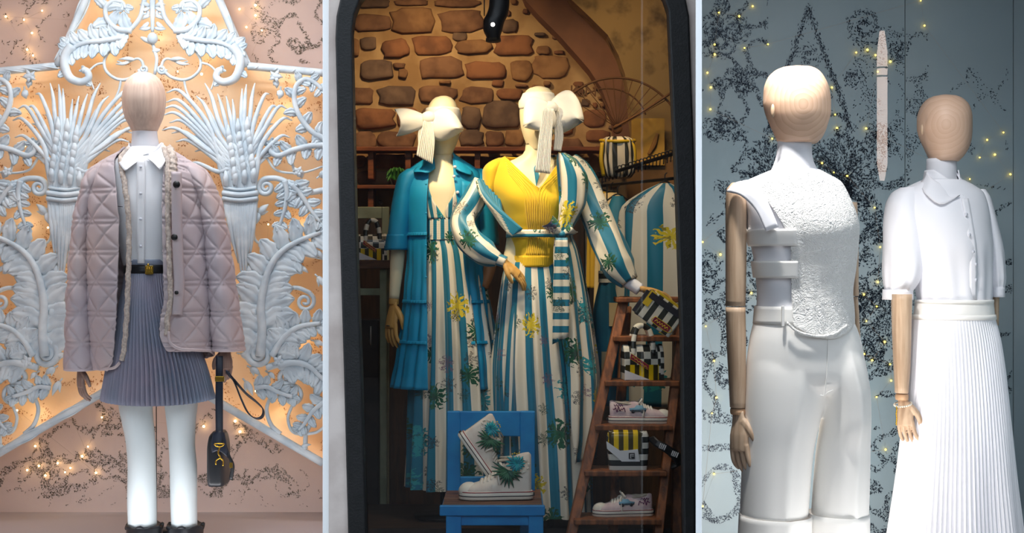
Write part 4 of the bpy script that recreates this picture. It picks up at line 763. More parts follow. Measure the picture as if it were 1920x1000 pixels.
for i in range(3):
    a0, a1 = DC0-CD+.01+i*.145, DC0-CD+.01+i*.145+.142
    mk('seat_plank', box(PX(829, DC0), PX(1017, DC0), a0, a1, zt-.015, zt+.004*(i % 2)), m_seatwood, ch, bevel=.003, smooth=False)
mk('seat_frame', [bxp(824, 949, 1022, 968, DC0-.012, .03), box(PX(826, DC0), PX(838, DC0), .09, .52, zt-.04, zt-.016), box(PX(1008, DC0), PX(1020, DC0), .09, .52, zt-.04, zt-.016)], m_bluepaint, ch, bevel=.004, smooth=False)
mk('apron', bxp(864, 967, 992, 986, DC0+.01, .02), m_bluepaint, ch, bevel=.003, smooth=False)
for x0, x1 in ((836, 865), (991, 1019)): mk('leg', box(PX(x0, DC0), PX(x1, DC0), DC0-CD, DC0-CD+.05, 0, PZ(967, DC0)), m_bluepaint, ch, bevel=.004, smooth=False)
for x0, x1 in ((838, 863), (975, 1003)): mk('leg', box(PX(x0, DC1), PX(x1, DC1), DC1-CD, DC1-CD+.04, 0, zt-.02), m_bluepaint, ch, bevel=.004, smooth=False)
m_canvas = mat('cream_canvas', (232, 222, 208), .8, c2=(222, 208, 194), ns=20, bump=.2, bs=90)
m_pinkcan = mat('pink_canvas', (226, 206, 204), .8, c2=(210, 184, 188), ns=30)
m_rubber = mat('cream_rubber', (236, 230, 216), .45)
m_redline = mat('dark_red_line', (150, 30, 44), .5); m_teal = mat('teal_beads', (10, 130, 150), .35, c2=(30, 170, 176), ns=60); m_palm = mat('palm_green', (24, 84, 66), .5, c2=(50, 110, 70), ns=30)
m_lace = mat('cotton_lace', (236, 228, 214), .8); m_lining = mat('shoe_lining', (196, 184, 166), .9)
m_carblue = mat('print_light_blue', (110, 160, 186), .6); m_purple = mat('print_plum', (104, 40, 92), .6); m_dkprint = mat('print_dark', (36, 34, 44), .6)
def sneaker(name, org, ex, ez, L, high, label, canvas, flower=True, mirror=1):
    """org = heel-side sole middle at toe end; ex toe->heel, ez sole->opening"""
    ex, ez = np.array(ex, float)/np.linalg.norm(ex), np.array(ez, float)/np.linalg.norm(ez); ey = np.cross(ez, ex)
    o = thing(name, org, label, 'sneaker'); org = np.array(org, float); q = lambda x, y, z: org+L*(x*ex+y*ey+z*ez)
    prof = lambda s, k: hermite([0, .05, .2, .4, .6, .8, .95, 1], k, np.array([s]))[0]
    W = [.02, .1, .165, .16, .135, .13, .11, .05]
    def stack(levels, mm, nm, par):
        V = []; n = 40
        for z, g in levels:
            for i in range(n):
                s = (1-math.cos(math.pi*(i/(n/2) if i < n/2 else 2-i/(n/2))))/2; sg = 1 if i < n/2 else -1
                V.append(q(s*(1+2*g)-g, sg*(prof(s, W)+g), z))
        Fc = [(j*n+i, j*n+(i+1) % n, (j+1)*n+(i+1) % n, (j+1)*n+i) for j in range(len(levels)-1) for i in range(n)] + [tuple(range(n)), tuple(range(len(levels)*n-1, (len(levels)-1)*n-1, -1))]
        return mk(nm, (np.array(V), Fc, None), mm, par)
    so = stack([(0, 0), (.01, .012), (.105, .01), (.118, 0)], m_rubber, 'sole', o)
    stack([(.045, .0145), (.058, .0145)], m_dkprint, 'sole_stripe', so); stack([(.1, .0125), (.112, .0115)], m_redline, 'foxing_line', so)
    if high: T = [.15, .19, .22, .29, .45, .61, .64, .58]
    else: T = [.15, .18, .21, .27, .36, .31, .37, .35]
    V = []; nu, nv = 17, 26
    for j in range(nv):
        s = (1-math.cos(math.pi*j/(nv-1)))/2; s = .015+.97*s; w_, t_ = prof(s, W), prof(s, T)
        for i in range(nu):
            a = math.pi*i/(nu-1); c, z = math.cos(a), math.sin(a)
            pinch = 1-.35*max(0, z-.3)*(1 if s > .45 else .6)
            V.append(q(s, w_*np.sign(c)*abs(c)**.7*pinch, .1+(t_-.1)*abs(z)**.75))
    up = mk('upper', (np.array(V), grid_faces(nu, nv), None), canvas, o)
    mk('toe_cap', [ball(q(.13, 0, .11), L*.148, 16, 10, (1, .95, .85) if high else (.95, .95, .8))], m_rubber, up)
    c0 = .72; zt_ = prof(c0, T)
    mk('collar_opening', [tubew([q(c0+.19*math.cos(a), .075*math.sin(a), zt_-.01+.03*math.cos(a)) for a in np.linspace(0, 2*math.pi, 28)], L*.016, 6), tubew([q(c0+.17*k, 0, zt_+.012) for k in (-1, 0, 1)], [L*.02, L*.065, L*.02], 10, up=tuple(ez), flat=.3)], m_lining, up)
    g = []
    for k in range(7 if high else 5):
        s = .3+.05*k if high else .32+.045*k; z = prof(s, T)+.012
        g.append(tubew(curve([q(s-.02, -.1, z-.06), q(s+.01, 0, z+.014), q(s-.02, .1, z-.06)], 9), L*.019, 6))
    s = .58 if high else .5; z = prof(s, T)+.02
    for sg in (1, -1):
        g.append(tubew(curve([q(s, 0, z), q(s-.03, sg*.09, z+.05), q(s+.02, sg*.14, z-.02), q(s, 0, z)], 16), L*.015, 6))
        g.append(tubew(curve([q(s, 0, z), q(s-.06, sg*.14, z-.06), q(s-.04, sg*.17, z-.24)], 12), L*.015, 6))
    mk('laces', g, m_lace, o)
    side = -1*mirror
    def on(s, z): return q(s, side*(prof(s, W)*(1-.3*max(0, (z-.3)))+.012), z)
    if flower:
        g1, g2 = [], []
        random.seed(4)
        for k in range(15):
            a = k*.42; r = random.uniform(.1, .17); g1.append(tubew(curve([on(.78, .5), on(.78+r*.6*math.cos(a), .5+r*.6*math.sin(a))+ey*side*L*.03, on(.78+r*math.cos(a), .5+r*math.sin(a))+ey*side*L*.01], 6), [L*.016, L*.022, L*.006], 6))
        for k in range(14):
            a = 2.6+k*.27; r = random.uniform(.14, .26); g2.append(tubew(curve([on(.66, .4), on(.66+r*.5*math.cos(a), .4+r*.5*math.sin(a))+ey*side*L*.03, on(.66+r*math.cos(a), max(.16, .4+r*math.sin(a)))], 6), [L*.012, L*.02, L*.004], 6))
        mk('beaded_parrot', g1, m_teal, o); mk('palm_applique', g2, m_palm, o)
        mk('sequin_tuft', [ball(on(.9+.05*math.cos(k*1.7), .47+.1*math.sin(k*2.3)), L*.014, 6, 5) for k in range(16)], m_rubber, o)
        mk('yellow_beads', [ball(on(.72+.03*k, .63+.01*(k % 2)), L*.012, 6, 5) for k in range(4)], m_yellow, o)
    else:
        fl = lambda pts: (np.array([on(*p) for p in pts]), [tuple(range(len(pts)))], None)
        mk('car_print', [fl([(.42, .2), (.66, .2), (.68, .25), (.6, .26), (.56, .3), (.47, .3), (.45, .26), (.4, .25)])], m_carblue, up, thick=.002)
        mk('script_print', [tubew(curve([on(.74+.022*k, .19+.05*(k % 2)+.02*((k*7) % 3)) for k in range(10)], 40), L*.008, 5), tubew(curve([on(.78+.02*k, .28+.03*(k % 2)) for k in range(8)], 30), L*.007, 5)], m_purple, up)
        mk('car_trim', [tubew([on(.41, .215), on(.67, .215)], L*.007, 5), disc(on(.47, .2), L*.028, ey, .004, 12), disc(on(.62, .2), L*.028, ey, .004, 12)], m_dkprint, up)
    mk('heel_label', [tubew([q(1.012, -.03, .06), q(1.012, .03, .06)], [L*.03, L*.03], 4, up=tuple(ez), twist=.785)], m_dkprint, so)
    return o
Dn = 6.2
zseat = zt+.004
o1 = P(862, 0, Dn); o1[2] = zseat; sneaker('high_top_sneaker', o1, (1, .06, 0), (0, 0, 1), 136/F*Dn, True, 'cream high-top sneaker standing flat on the blue chair, teal beaded parrot on its ankle', m_canvas)
o2 = P(927, 912, 6.33); sneaker('high_top_sneaker', o2, (-.58, .02, .81), (.81, 0, .58), 118/F*6.33, True, 'cream high-top sneaker tilted toe-down against the blue chair back', m_canvas, mirror=-1)
# ------------------------------------------------------------------ ladder shelf
m_ladder = mat('orange_brown_wood', (150, 88, 44), .55, c2=(104, 60, 32), ns=5, stretch=(9, 9, 1), bump=.3, bs=30)
ld = thing('step_ladder', (PX(1170, 6.4), .4, 0), 'old brown wooden step ladder used as shelves for bags and sneakers', 'ladder')
def yl(y): return 6.62-(y-556)/444*.36
def rail(x0, y0, x1, y1, w, dd=0):
    a, b = P(x0, y0, yl(y0)+dd), P(x1, y1, yl(y1)+dd); g = []
    for p in (a, b): g += [p+np.array([-w/2, 0, 0]), p+np.array([w/2, 0, 0]), p+np.array([w/2, .07, 0]), p+np.array([-w/2, .07, 0])]
    return np.array(g), [(0, 1, 2, 3), (7, 6, 5, 4)] + [(i, (i+1) % 4, 4+(i+1) % 4, 4+i) for i in range(4)], None
mk('rail', rail(1172, 556, 1066, 1030, .042), m_ladder, ld, bevel=.004, smooth=False)
mk('rail', rail(1286, 556, 1232, 1030, .036), m_ladder, ld, bevel=.004, smooth=False)
mk('rear_leg', rail(1176, 575, 1150, 1000, .04, .2), m_ladder, ld, bevel=.004, smooth=False)
mk('rear_leg', rail(1272, 575, 1270, 1000, .04, .2), m_ladder, ld, bevel=.004, smooth=False)
STEPS = [(558, 1156, 1280), (631, 1150, 1280), (715, 1134, 1274), (798, 1116, 1262), (884, 1096, 1251), (975, 1076, 1240)]
stz = {}
for y, xa, xb in STEPS:
    d_ = yl(y)-.045; z1 = PZ(y, d_); stz[y] = (z1, d_)
    mk('step', box(PX(xa, d_), PX(xb, d_), d_-CD, d_-CD+.19, z1-.022, z1), m_ladder, ld, bevel=.004, smooth=False)
def on_step(y, px, dd=.04): z1, d_ = stz[y]; p = P(px, 0, d_+dd); p[2] = z1; return p
sneaker('low_sneaker', on_step(798, 1258, .09), (-1, .02, 0), (0, 0, 1), 116/F*6.5, False, 'pale pink low sneaker with a blue car print, toe right, on the middle ladder step', m_pinkcan, False, -1)
sneaker('low_sneaker', on_step(975, 1112, .09), (1, .1, 0), (0, 0, 1), 113/F*6.3, False, 'pale pink low sneaker with purple script, toe left, on the bottom ladder step', m_pinkcan, False)
# bags
m_bw = stripes_obj('black_white_stripe', (232, 226, 208), (52, 54, 48), .024, 0); m_bwh = stripes_obj('black_white_band', (222, 220, 210), (40, 44, 42), .024, 1)
m_yb = stripes_obj('yellow_black_stripe', (236, 200, 10), (66, 58, 20), .02, 0, .25); m_chk = checks('black_white_check', (228, 224, 210), (44, 46, 42), .03)
m_plate = mat('plum_plate', (150, 34, 66), .4); m_platey = mat('yellow_edge', (226, 190, 40), .4); m_whitev = mat('white_vinyl', (236, 236, 238), .3)
def duffle(name, px, base, W, H, Dp, rotz, label, scale=1):
    o = thing(name, base, label, 'handbag'); R = Matrix.Rotation(rotz, 3, 'Z'); B = np.array(base, float)
    tr = lambda v: (np.array(v) @ np.array(R).T)+B
    prof = [(-Dp/2, 0), (-Dp/2, H*.55)] + [(-Dp/2*math.cos(a), H*.55+H*.45*math.sin(a)) for a in np.linspace(.2, math.pi-.2, 9)] + [(Dp/2, H*.55), (Dp/2, 0)]
    n = len(prof)
    def slab(x0, x1, grow, lo, hi, m_, nm, par):
        pr = [(y*(1+grow), max(lo, min(hi, z))+(grow*z if z > 0 else 0)) for y, z in prof]; V = [(x, y, z) for x in (x0, x1) for y, z in pr]; U = [(v[0], v[2]) for v in V]
        return mk(nm, (tr(V), [(i, i+1, n+i+1, n+i) for i in range(n-1)] + [tuple(range(n)), tuple(range(2*n-1, n-1, -1)), (n-1, 0, n, 2*n-1)], np.array(U)), m_, par, smooth=False, bevel=.003)
    bd = slab(-W/2, W/2, 0, 0, 9, m_chk, 'bag_body', o)
    slab(-W/2+.004, W/2-.02, .03, .0, H*.42, m_yb, 'lower_panel', bd)
    slab(W/2-.012, W/2+.004, .02, 0, 9, m_bwh, 'end_panel', bd)
    tri = [(-W/2, -Dp/2*1.06, .002), (W*.15, -Dp/2*1.06, .002), (-W/2, -Dp/2*1.06, H*.3)]
    mk('white_corner', (tr(tri), [(0, 1, 2)], None), m_whitev, bd, thick=.003, smooth=False)
    for s in (-1, 1):
        c_ = curve([(-W*.26, s*Dp*.42, H*.7), (-W*.24, s*Dp*.3, H*1.15), (-W*.12, s*Dp*.2, H*1.5), (W*.12, s*Dp*.2, H*1.5), (W*.24, s*Dp*.3, H*1.15), (W*.26, s*Dp*.42, H*.7)], 30)
        mk('handle', tubew(tr(c_), .011, 8, flat=.5, K=.06), m_chk, o)
    pl = [(-W*.36, -Dp/2*1.09, H*.62), (W*.1, -Dp/2*1.09, H*.3), (W*.12, -Dp/2*1.09, H*.42), (-W*.34, -Dp/2*1.09, H*.76)]
    p_ = mk('name_plate', (tr(pl), [(0, 1, 2, 3)], None), m_plate, bd, thick=.004, smooth=False)
    mk('plate_script', [tubew(tr(curve([(-W*.32+W*.04*k, -Dp/2*1.13, H*(.66-.033*k)+.006*(k % 2)) for k in range(11)], 40)), .0016, 5), tubew(tr(pl+[pl[0]]), .002, 5)], m_platey, p_)
    return o
duffle('handbag', 0, on_step(715, 1203, .1), 74/F*6.48, 66/F*6.48, .1, .12, 'checked and yellow striped barrel handbag with plum name plate on the ladder step')
# bag hanging from the hand: tilted flat clutch
DT = 6.42; tb = thing('clutch_bag', P(1240, 628, DT), 'tilted black and white striped clutch leaning on the ladder top below the mannequin hand', 'handbag')
ang = math.radians(-36); cx, cy = 1238, 588
def rot(x, y): return (cx+x*math.cos(-ang)-y*math.sin(-ang), cy+x*math.sin(-ang)+y*math.cos(-ang))
def pan(x0, y0, x1, y1, d_, t_):
    V, Fc, U = prism([rot(x0, y0), rot(x1, y0), rot(x1, y1), rot(x0, y1)], d_, t_)
    U = np.array([(x0, -y0), (x1, -y0), (x1, -y1), (x0, -y1)]*2)/F*d_; return V, Fc, U
bb = mk('bag_body', pan(-40, -28, 40, 28, DT, .05), m_bw, tb, smooth=False, bevel=.006)
mk('dark_band', pan(-36, -24, 42, -12, DT-.003, .004), m_dkprint, bb, smooth=False)
mk('yellow_corner', pan(-39, -27, -26, 4, DT-.002, .003), m_platey, bb, smooth=False)
mk('top_zip', pan(-30, -33, 30, -27, DT+.01, .03), m_platey, tb, smooth=False, bevel=.003)
mk('side_gusset', pan(-46, -22, -40, 26, DT+.01, .03), m_dkprint, tb, smooth=False)
np_ = mk('name_plate', pan(-4, 10, 32, 21, DT-.005, .006), m_plate, bb, smooth=False)
mk('plate_border', [tube([rot(*p)+(DT-.006,) for p in ((-4, 10), (32, 10), (32, 21), (-4, 21), (-4, 10))], .7, 5, 40), tube([rot(0+2.9*k, 15.5+2.5*(-1)**k)+(DT-.007,) for k in range(11)], .7, 5, 40)], m_platey, np_)
# box bag with yellow lid and its black strap
bz, bd_ = stz[884]; Dk = bd_+.03
kb = thing('crossbody_bag', on_step(884, 1178, .05), 'small box bag with shiny yellow striped flap and white clasp panel on the ladder', 'handbag')
body = mk('bag_body', gar([(808, 1142, 1212, .04), (820, 1138, 1216, .05), (860, 1140, 1214, .05), (885, 1142, 1212, .048)], Dk+.05, 40, 16, cap=True, pw=7, K=.3), m_bwh, kb)
V, Fc, U = gar([(806, 1145, 1203, .035), (812, 1139, 1206, .052), (836, 1138, 1206, .056), (848, 1140, 1206, .054)], Dk+.05, 40, 10, pw=6, K=.3, cap=True)
U = V[:, [0, 2]]; mk('yellow_flap', (V, Fc, U), m_yb, body)
wp = mk('white_clasp_panel', prism([(1137, 828), (1163, 846), (1176, 845), (1196, 843), (1200, 866), (1166, 866), (1138, 842)], Dk-.012, .006), m_whitev, body, smooth=False)
mk('clasp_square', [bxp(1179, 850, 1190, 861, Dk-.016, .004)], m_dkprint, wp, smooth=False)
mk('clasp_emblem', [bxp(1181.5, 852, 1188.5, 853.2, Dk-.018, .003), bxp(1181.5, 855, 1188.5, 856.2, Dk-.018, .003), bxp(1181.5, 858.5, 1184, 859.7, Dk-.018, .003), bxp(1181.5, 852, 1182.7, 859, Dk-.018, .003)], m_whitev, wp, smooth=False)
st = mk('shoulder_strap', [sheet([[(1212, 822, Dk+.03), (1226, 818, Dk)], [(1226, 836, Dk-.02), (1236, 826, Dk-.02)], [(1250, 852, Dk-.03), (1258, 838, Dk-.03)], [(1268, 872, Dk-.01), (1280, 856, Dk-.01)], [(1262, 880, Dk+.04), (1276, 872, Dk+.04)], [(1247, 876, Dk+.05), (1254, 864, Dk+.05)]], 5, 30)], m_navy2, kb, thick=.003)
for lx, ly, ld_ in ((1242, 838, .036), (1265, 852, .034)):     # white block emblem on the strap
    r2 = math.radians(22); g = []
    for (u0, v0, u1, v1) in ((-6, -5, -4, 5), (-2.6, -5, -.6, 5), (.8, -5, 2.8, 5), (-6, 3.2, 2.8, 5), (4.4, -5, 6.4, 5)):
        g.append(prism([(lx+a*math.cos(r2)-b*math.sin(r2), ly+a*math.sin(r2)+b*math.cos(r2)) for a, b in ((u0, v0), (u1, v0), (u1, v1), (u0, v1))], Dk-ld_-.004, .003))
    mk('strap_emblem', g, m_whitev, st, smooth=False)
# ------------------------------------------------------------------ rack with hanging clothes
DK = 7.5; rk = thing('clothes_rack', (PX(1200, DK), DK-CD, 0), 'black metal clothes rack with rows of hangers behind the robe mannequin', 'clothes rack')
mk('rail', [tube([(1096, 340, 8.0), (1290, 280, 7.2)], 3.5, 10, 6)], m_black, rk); mk('rail', [tube([(1096, 352, 7.9), (1290, 332, 7.1)], 3, 10, 6)], m_black, rk)
for x, d_ in ((1100, 7.95), (1288, 7.15)): mk('upright', [tubew([(PX(x, d_), d_-CD, 0), (PX(x, d_), d_-CD, PZ(300, d_))], .014, 10)], m_black, rk)
for i in range(26):
    t = i/25; x, y, d_ = 1108+170*t, 336-52*t, 7.95-.7*t
    mk('hanger_hook', tube([(x, y+14, d_), (x+1, y+2, d_), (x+3, y-7, d_), (x-3, y-8, d_), (x-4, y-2, d_)], 1.1, 5, 12), m_black, rk)
m_dress2 = stripe_print('striped_floral_hanging', .05, seed=7, scale=3.6)
m_cream = mat('cream_cloth', (226, 206, 160), .8, c2=(208, 184, 136), ns=4); m_tealc = mat('teal_cloth', (8, 104, 134), .7, c2=(4, 88, 118), ns=4); m_must = mat('mustard_cloth', (196, 158, 40), .8)
def hanging(name, rows, d_, m_, label, n=7, hy=None, hx=None):
    o = thing(name, P((rows[-1][1]+rows[-1][2])/2, rows[-1][0], d_), label, 'garment', 'clothes hanging on the rack')
    mk('cloth', gar(rows, d_, 120, 40, fold=lambda t, v, py: 1+.07*np.clip((py-rows[0][0])/80, 0, 1)*np.sin(t*n+py*.01), K=.8, cap=True), m_, o)
    x = (rows[0][1]+rows[0][2])/2 if hx is None else hx; y = rows[0][0]
    mk('hanger', [tube([(x-20, y+8, d_), (x, y-4, d_), (x+20, y+8, d_)], 1.6, 6, 14), tube([(x, y-4, d_), (x, y-16, d_), (x+4, y-20, d_)], 1.1, 5, 8)], m_black, o)
    return o
hanging('hanging_blouse', [(360, 1118, 1140, .03), (372, 1106, 1146, .05), (450, 1102, 1142, .06), (540, 1100, 1140, .06)], 7.75, m_must, 'mustard garment on the rack beside the robe mannequin waist')
hanging('hanging_shirt', [(362, 1134, 1158, .03), (376, 1122, 1170, .05), (460, 1118, 1164, .06), (700, 1110, 1158, .07), (800, 1106, 1154, .07)], 7.6, m_cream, 'long cream garment on the rack just right of the robe')
hanging('hanging_dress', [(368, 1148, 1168, .03), (390, 1140, 1178, .05), (480, 1128, 1176, .07), (600, 1124, 1180, .08), (700, 1128, 1178, .08)], 7.4, m_tealc, 'plain teal dress on the rack between cream shirt and striped dress')
hs = hanging('hanging_striped_dress', [(344, 1236, 1258, .02), (350, 1222, 1272, .03), (364, 1196, 1292, .04), (384, 1170, 1312, .05), (396, 1164, 1318, .055), (420, 1163, 1320, .06), (520, 1160, 1320, .08), (760, 1150, 1322, .1)], 7.15, m_dress2, 'teal and white striped floral dress hanging behind the ladder', 9)
hs2 = thing('hanging_panel_skirt', P(1150, 800, 7.0), 'teal skirt with square cream pocket panels hanging left of the ladder', 'garment', 'clothes hanging on the rack')
cl = mk('cloth', gar([(520, 1126, 1150, .04), (600, 1112, 1160, .06), (760, 1112, 1158, .06)], 7.0, 60, 20, cap=True, fold=lambda t, v, py: 1+.06*np.sin(t*6)), m_tealc, hs2)
mk('cream_panel', [bxp(1142, 568, 1164, 612, 6.93, .01)], m_cream, cl, smooth=False); mk('cream_panel', [bxp(1128, 660, 1144, 704, 6.92, .01)], m_cream, cl, smooth=False)
mk('striped_cuff', gar([(508, 1122, 1150, .05), (530, 1122, 1150, .05)], 7.0, 30, 6), m_bwh, cl); mk('hanger', [tubew([P(1138, 520, 7.0), P(1138, 345, 7.0)], .003, 6)], m_black, hs2)
# striped drum bag and yellow poster above the rack
db = thing('backpack', P(1160, 335, 7.85), 'crinkled black, white and yellow striped backpack on top of the clothes rack', 'backpack')
V, Fc, U = gar([(258, 1136, 1178, .07), (264, 1128, 1188, .09), (300, 1126, 1192, .1), (326, 1130, 1188, .1), (334, 1134, 1182, .09)], 7.85, 120, 20, cap=True, pw=3.2, fold=lambda t, v, py: 1+.03*np.sin(t*14+py*.12), K=.75)
mk('bag_body', (V, Fc, U), m_bw, db); mk('trim', [tubew([P(1158+32*math.cos(a), 264+4*math.sin(a), 7.85)+np.array([0, -.095*math.sin(a), 0]) for a in np.linspace(0, 2*math.pi, 40)], .009, 7), tube([(1129, 268, 7.79), (1127, 300, 7.78), (1132, 330, 7.79)], 4, 7, 12), tube([(1174, 262, 7.8), (1188, 276, 7.78), (1190, 310, 7.78)], 4, 7, 12)], m_platey, db)
po = thing('wall_poster', P(1215, 300, 8.1), 'yellow ochre paper panel with a curved brown stroke behind the backpack', 'poster')
mk('paper', bxp(1184, 222, 1246, 310, 8.1, .012), mat('ochre_paper', (206, 164, 70), .8, c2=(180, 140, 56), ns=6), po, smooth=False)
mk('stroke', tube([(1216, 290, 8.092), (1226, 272, 8.09), (1233, 250, 8.092)], [3, 5, 3], 6, 14, flat=.3), mat('umber', (150, 108, 50), .8), po)
struct(mk('wall_pier', bxp(1176, 300, 1400, 520, 8.12, .1), m_room, smooth=False))
# ------------------------------------------------------------------ back left: pale chair with a bag
m_pale = mat('pale_green_paint', (178, 186, 156), .6, c2=(150, 158, 130), ns=8)
DP = 7.55; pc = thing('chair', (PX(690, DP), DP-CD, 0), 'pale green wooden chair with brown seat at the back left', 'chair')
for x0, x1 in ((654, 666), (716, 729)):
    mk('back_post', box(PX(x0, DP+.35), PX(x1, DP+.35), DP+.35-CD, DP+.39-CD, 0, PZ(388, DP+.35)), m_pale, pc, smooth=False, bevel=.003)
    mk('leg', box(PX(x0-4, DP), PX(x1-4, DP), DP-CD, DP+.04-CD, 0, PZ(505, DP)), m_pale, pc, smooth=False, bevel=.003)
mk('top_rail', bxp(666, 388, 716, 410, DP+.355, .03), m_pale, pc, smooth=False, bevel=.003); mk('mid_rail', bxp(666, 440, 716, 452, DP+.355, .03), m_pale, pc, smooth=False, bevel=.003)
mk('seat', box(PX(640, DP), PX(736, DP), DP-CD-.02, DP-CD+.4, PZ(505, DP), PZ(488, DP)), m_seatwood, pc, smooth=False, bevel=.004)
mk('stretcher', bxp(660, 541, 718, 554, DP+.005, .03), m_pale, pc, smooth=False, bevel=.003)
bp_ = P(698, 0, DP+.14); bp_[2] = PZ(488, DP); duffle('handbag', 0, bp_, .135, .13, .09, .15, 'small checked and yellow striped barrel handbag on the pale green chair')
cr = thing('side_crate', (PX(690, 7.7), 1.76, 0), 'dark wooden low unit with one metal bar under the pale chair', 'cabinet')
mk('body', box(PX(664, 7.7), PX(712, 7.7), 1.64, 1.88, 0, PZ(600, 7.7)), m_dark_wood, cr, smooth=False, bevel=.004)
mk('bar', [tube([(695, 612, 7.63), (695, 648, 7.63)], 1.6, 8, 4)], mat('steel_bar', (214, 210, 200), .3, .8), cr)
pl = thing('potted_plant', P(744, 347, 8.42), 'bit of green plant on the lower shelf beside the turquoise shoulder', 'plant')
mk('pot', gar([(338, 736, 752, .03), (347, 738, 750, .026)], 8.42, 16, 5, cap=True), m_dark_wood, pl)
mk('foliage', [tube([(744, 340, 8.42), (744+14*math.cos(a), 332+10*math.sin(a)-6, 8.4), (744+20*math.cos(a), 334+12*math.sin(a), 8.38)], [2, 4, .5], 6, 8, flat=.4) for a in np.linspace(2.6, 6.8, 11)], mat('leaf_green', (54, 120, 40), .6), pl)
# ------------------------------------------------------------------ RIGHT WINDOW: flecked backdrop and lights
br = bpy.data.objects['wall_back_right']; random.seed(31)
TR = lambda c: np.stack([1516+(c[:, 0]-286)*.44, 10+(c[:, 1]+290)*.555], -1)
C2 = [TR(c) for c in CURVES]
C2 += [np.array([(1516, 14), (1545, 100), (1572, 170), (1596, 244)]), np.array([(1516, 14), (1488, 96), (1462, 170), (1438, 250)])]*3
C2 += [TR(np.array(spiral(x, y, r, 2, 0))) for x, y, r in ((486, 664, 40), (86, 664, 40), (540, 560, 34), (30, 560, 34), (286, -120, 50), (330, 0, 50), (240, 0, 50), (286, 90, 60), (150, 460, 60), (430, 460, 60), (286, 560, 70), (380, 620, 50))]
p1, a1 = along(C2, 7000, 3.0)
SP2 = []
for _ in range(34): SP2.append(np.array(spiral(random.uniform(1320, 1430) if _ < 16 else random.uniform(1590, 1700), random.uniform(40, 720), random.uniform(14, 40), random.uniform(1, 2), random.uniform(0, 6))))
p2, a2 = along(SP2, 5200, 3.4)
ok = lambda x, y: 1317 < x < 1695 and y < 995 and not (745 < y < 800 and x > 1600)
q = [(p, a_) for p, a_ in zip(p1+p2, a1+a2) if ok(*p)]
fl = flecks('foil_flecks', [p for p, _ in q], DR-.002, m_fleck_r, br, 2.4, 6, .85, [a_ for _, a_ in q]); fl['kind'] = 'stuff'
p3 = field(2600, 1317, 560, 1420, 1000, 60, .14, lambda x, y: True, 4) + field(2600, 1600, 300, 1695, 745, 50, .16, lambda x, y: True, 6) + field(1100, 1620, 800, 1700, 1000, 40, .16, lambda x, y: True, 7) + field(1300, 1317, 0, 1440, 250, 50, .09, lambda x, y: True, 2) + field(500, 1600, 50, 1695, 300, 40, .1, lambda x, y: True, 12) + field(900, 1535, 250, 1600, 560, 40, .14, lambda x, y: True, 15)
fl = flecks('foil_flecks', p3, DR-.002, m_fleck_r, br, 2, 5, .8); fl['kind'] = 'stuff'
p4 = field(900, 1699, 60, 1740, 640, 50, .11, lambda x, y: True, 22) + field(900, 1850, 380, 1897, 760, 60, .1, lambda x, y: True, 25) + field(250, 1760, 120, 1890, 380, 70, .07, lambda x, y: True, 27)
fl = flecks('foil_flecks', p4, DR-.002, m_fleck_r, br, 1.8, 4.4, .7); fl['kind'] = 'stuff'
BR = [(203,23),(76,47),(152,61),(60,167),(172,180),(60,204),(260,166),(33,273),(46,328),(44,410),(276,520),(500,328),(512,430),(519,480),(463,612),(591,197),(633,187),(663,207),(719,231),(672,269),(628,482),(833,2),(847,96),(1082,525),(1111,580),(1143,497),(1054,591),(1017,672),(1065,725),(1028,725),(1169,654),(660,779),(15,908),(82,955),(681,927),(557,660),(507,647),(198,1100),(27,1225),(58,1354),(67,1492),(50,1551),(698,1283),(620,1328),(651,1352),(718,1367),(722,1428),(629,1205),(668,1150),(672,1058),(667,1490),(701,1687),(58,1779),(15,1900),(620,1105)]
fairy('fairy_light_string', [(1310+x/2, y/2) for x, y in BR], 'string of tiny yellow bulbs dotted across the dark flecked blue-grey backdrop', m_bulb_y, lambda x, y: DR-.012, .0038)
# ------------------------------------------------------------------ mannequin in brocade vest and wide trousers
DQ = 5.4
m_wood = mat('beech_wood', (208, 180, 152), .5, c2=(190, 160, 132), ns=4, stretch=(16, 16, 1.2))
m_joint2 = mat('beech_joint', (206, 164, 126), .5)
m_white = mat('white_shirting', (244, 244, 250), .6, bump=.1, bs=12)
m_off = mat('ivory_crepe', (250, 248, 244), .65)
m_broc = mat('ivory_brocade', (250, 249, 246), .6)
nt = m_broc.node_tree; vo = N(nt, 'TexNoise'); vo.inputs['Scale'].default_value = 26; vo.inputs['Distortion'].default_value = 2.2; vo.inputs['Detail'].default_value = 3; nt.links.new(N(nt, 'TexCoord').outputs['Object'], vo.inputs[0])
sn = mth(nt, 'SINE', mth(nt, 'MULTIPLY', vo.outputs[0], 34)); bp = N(nt, 'Bump'); bp.inputs['Strength'].default_value = .55; bp.inputs['Distance'].default_value = .004; nt.links.new(sn, bp.inputs['Height']); nt.links.new(bp.outputs[0], nt.nodes['Principled BSDF'].inputs['Normal'])
mv = thing('mannequin', (PX(1500, DQ), DQ-CD, ZR), 'wooden-headed mannequin in ivory brocade vest and wide white cuffed trousers', 'mannequin')
base = np.array(wloc(mv))
hr = [(124, 1484, 1502, .02), (126, 1470, 1518, .055), (132, 1454, 1532, .085), (146, 1440, 1544, .112), (168, 1433, 1553, .13), (192, 1432, 1556, .135), (212, 1436, 1556, .132), (232, 1444, 1551, .122), (250, 1452, 1545, .108), (262, 1457, 1538, .095), (269, 1461, 1530, .08)]
mk('head', gar(hr, DQ, 44, 44, cap=True, pw=2.15), wood_rings('ringed_beech_large', (226, 190, 162), (212, 172, 142), tuple(P(1508, 195, DQ-.15)-base), 60), mv)
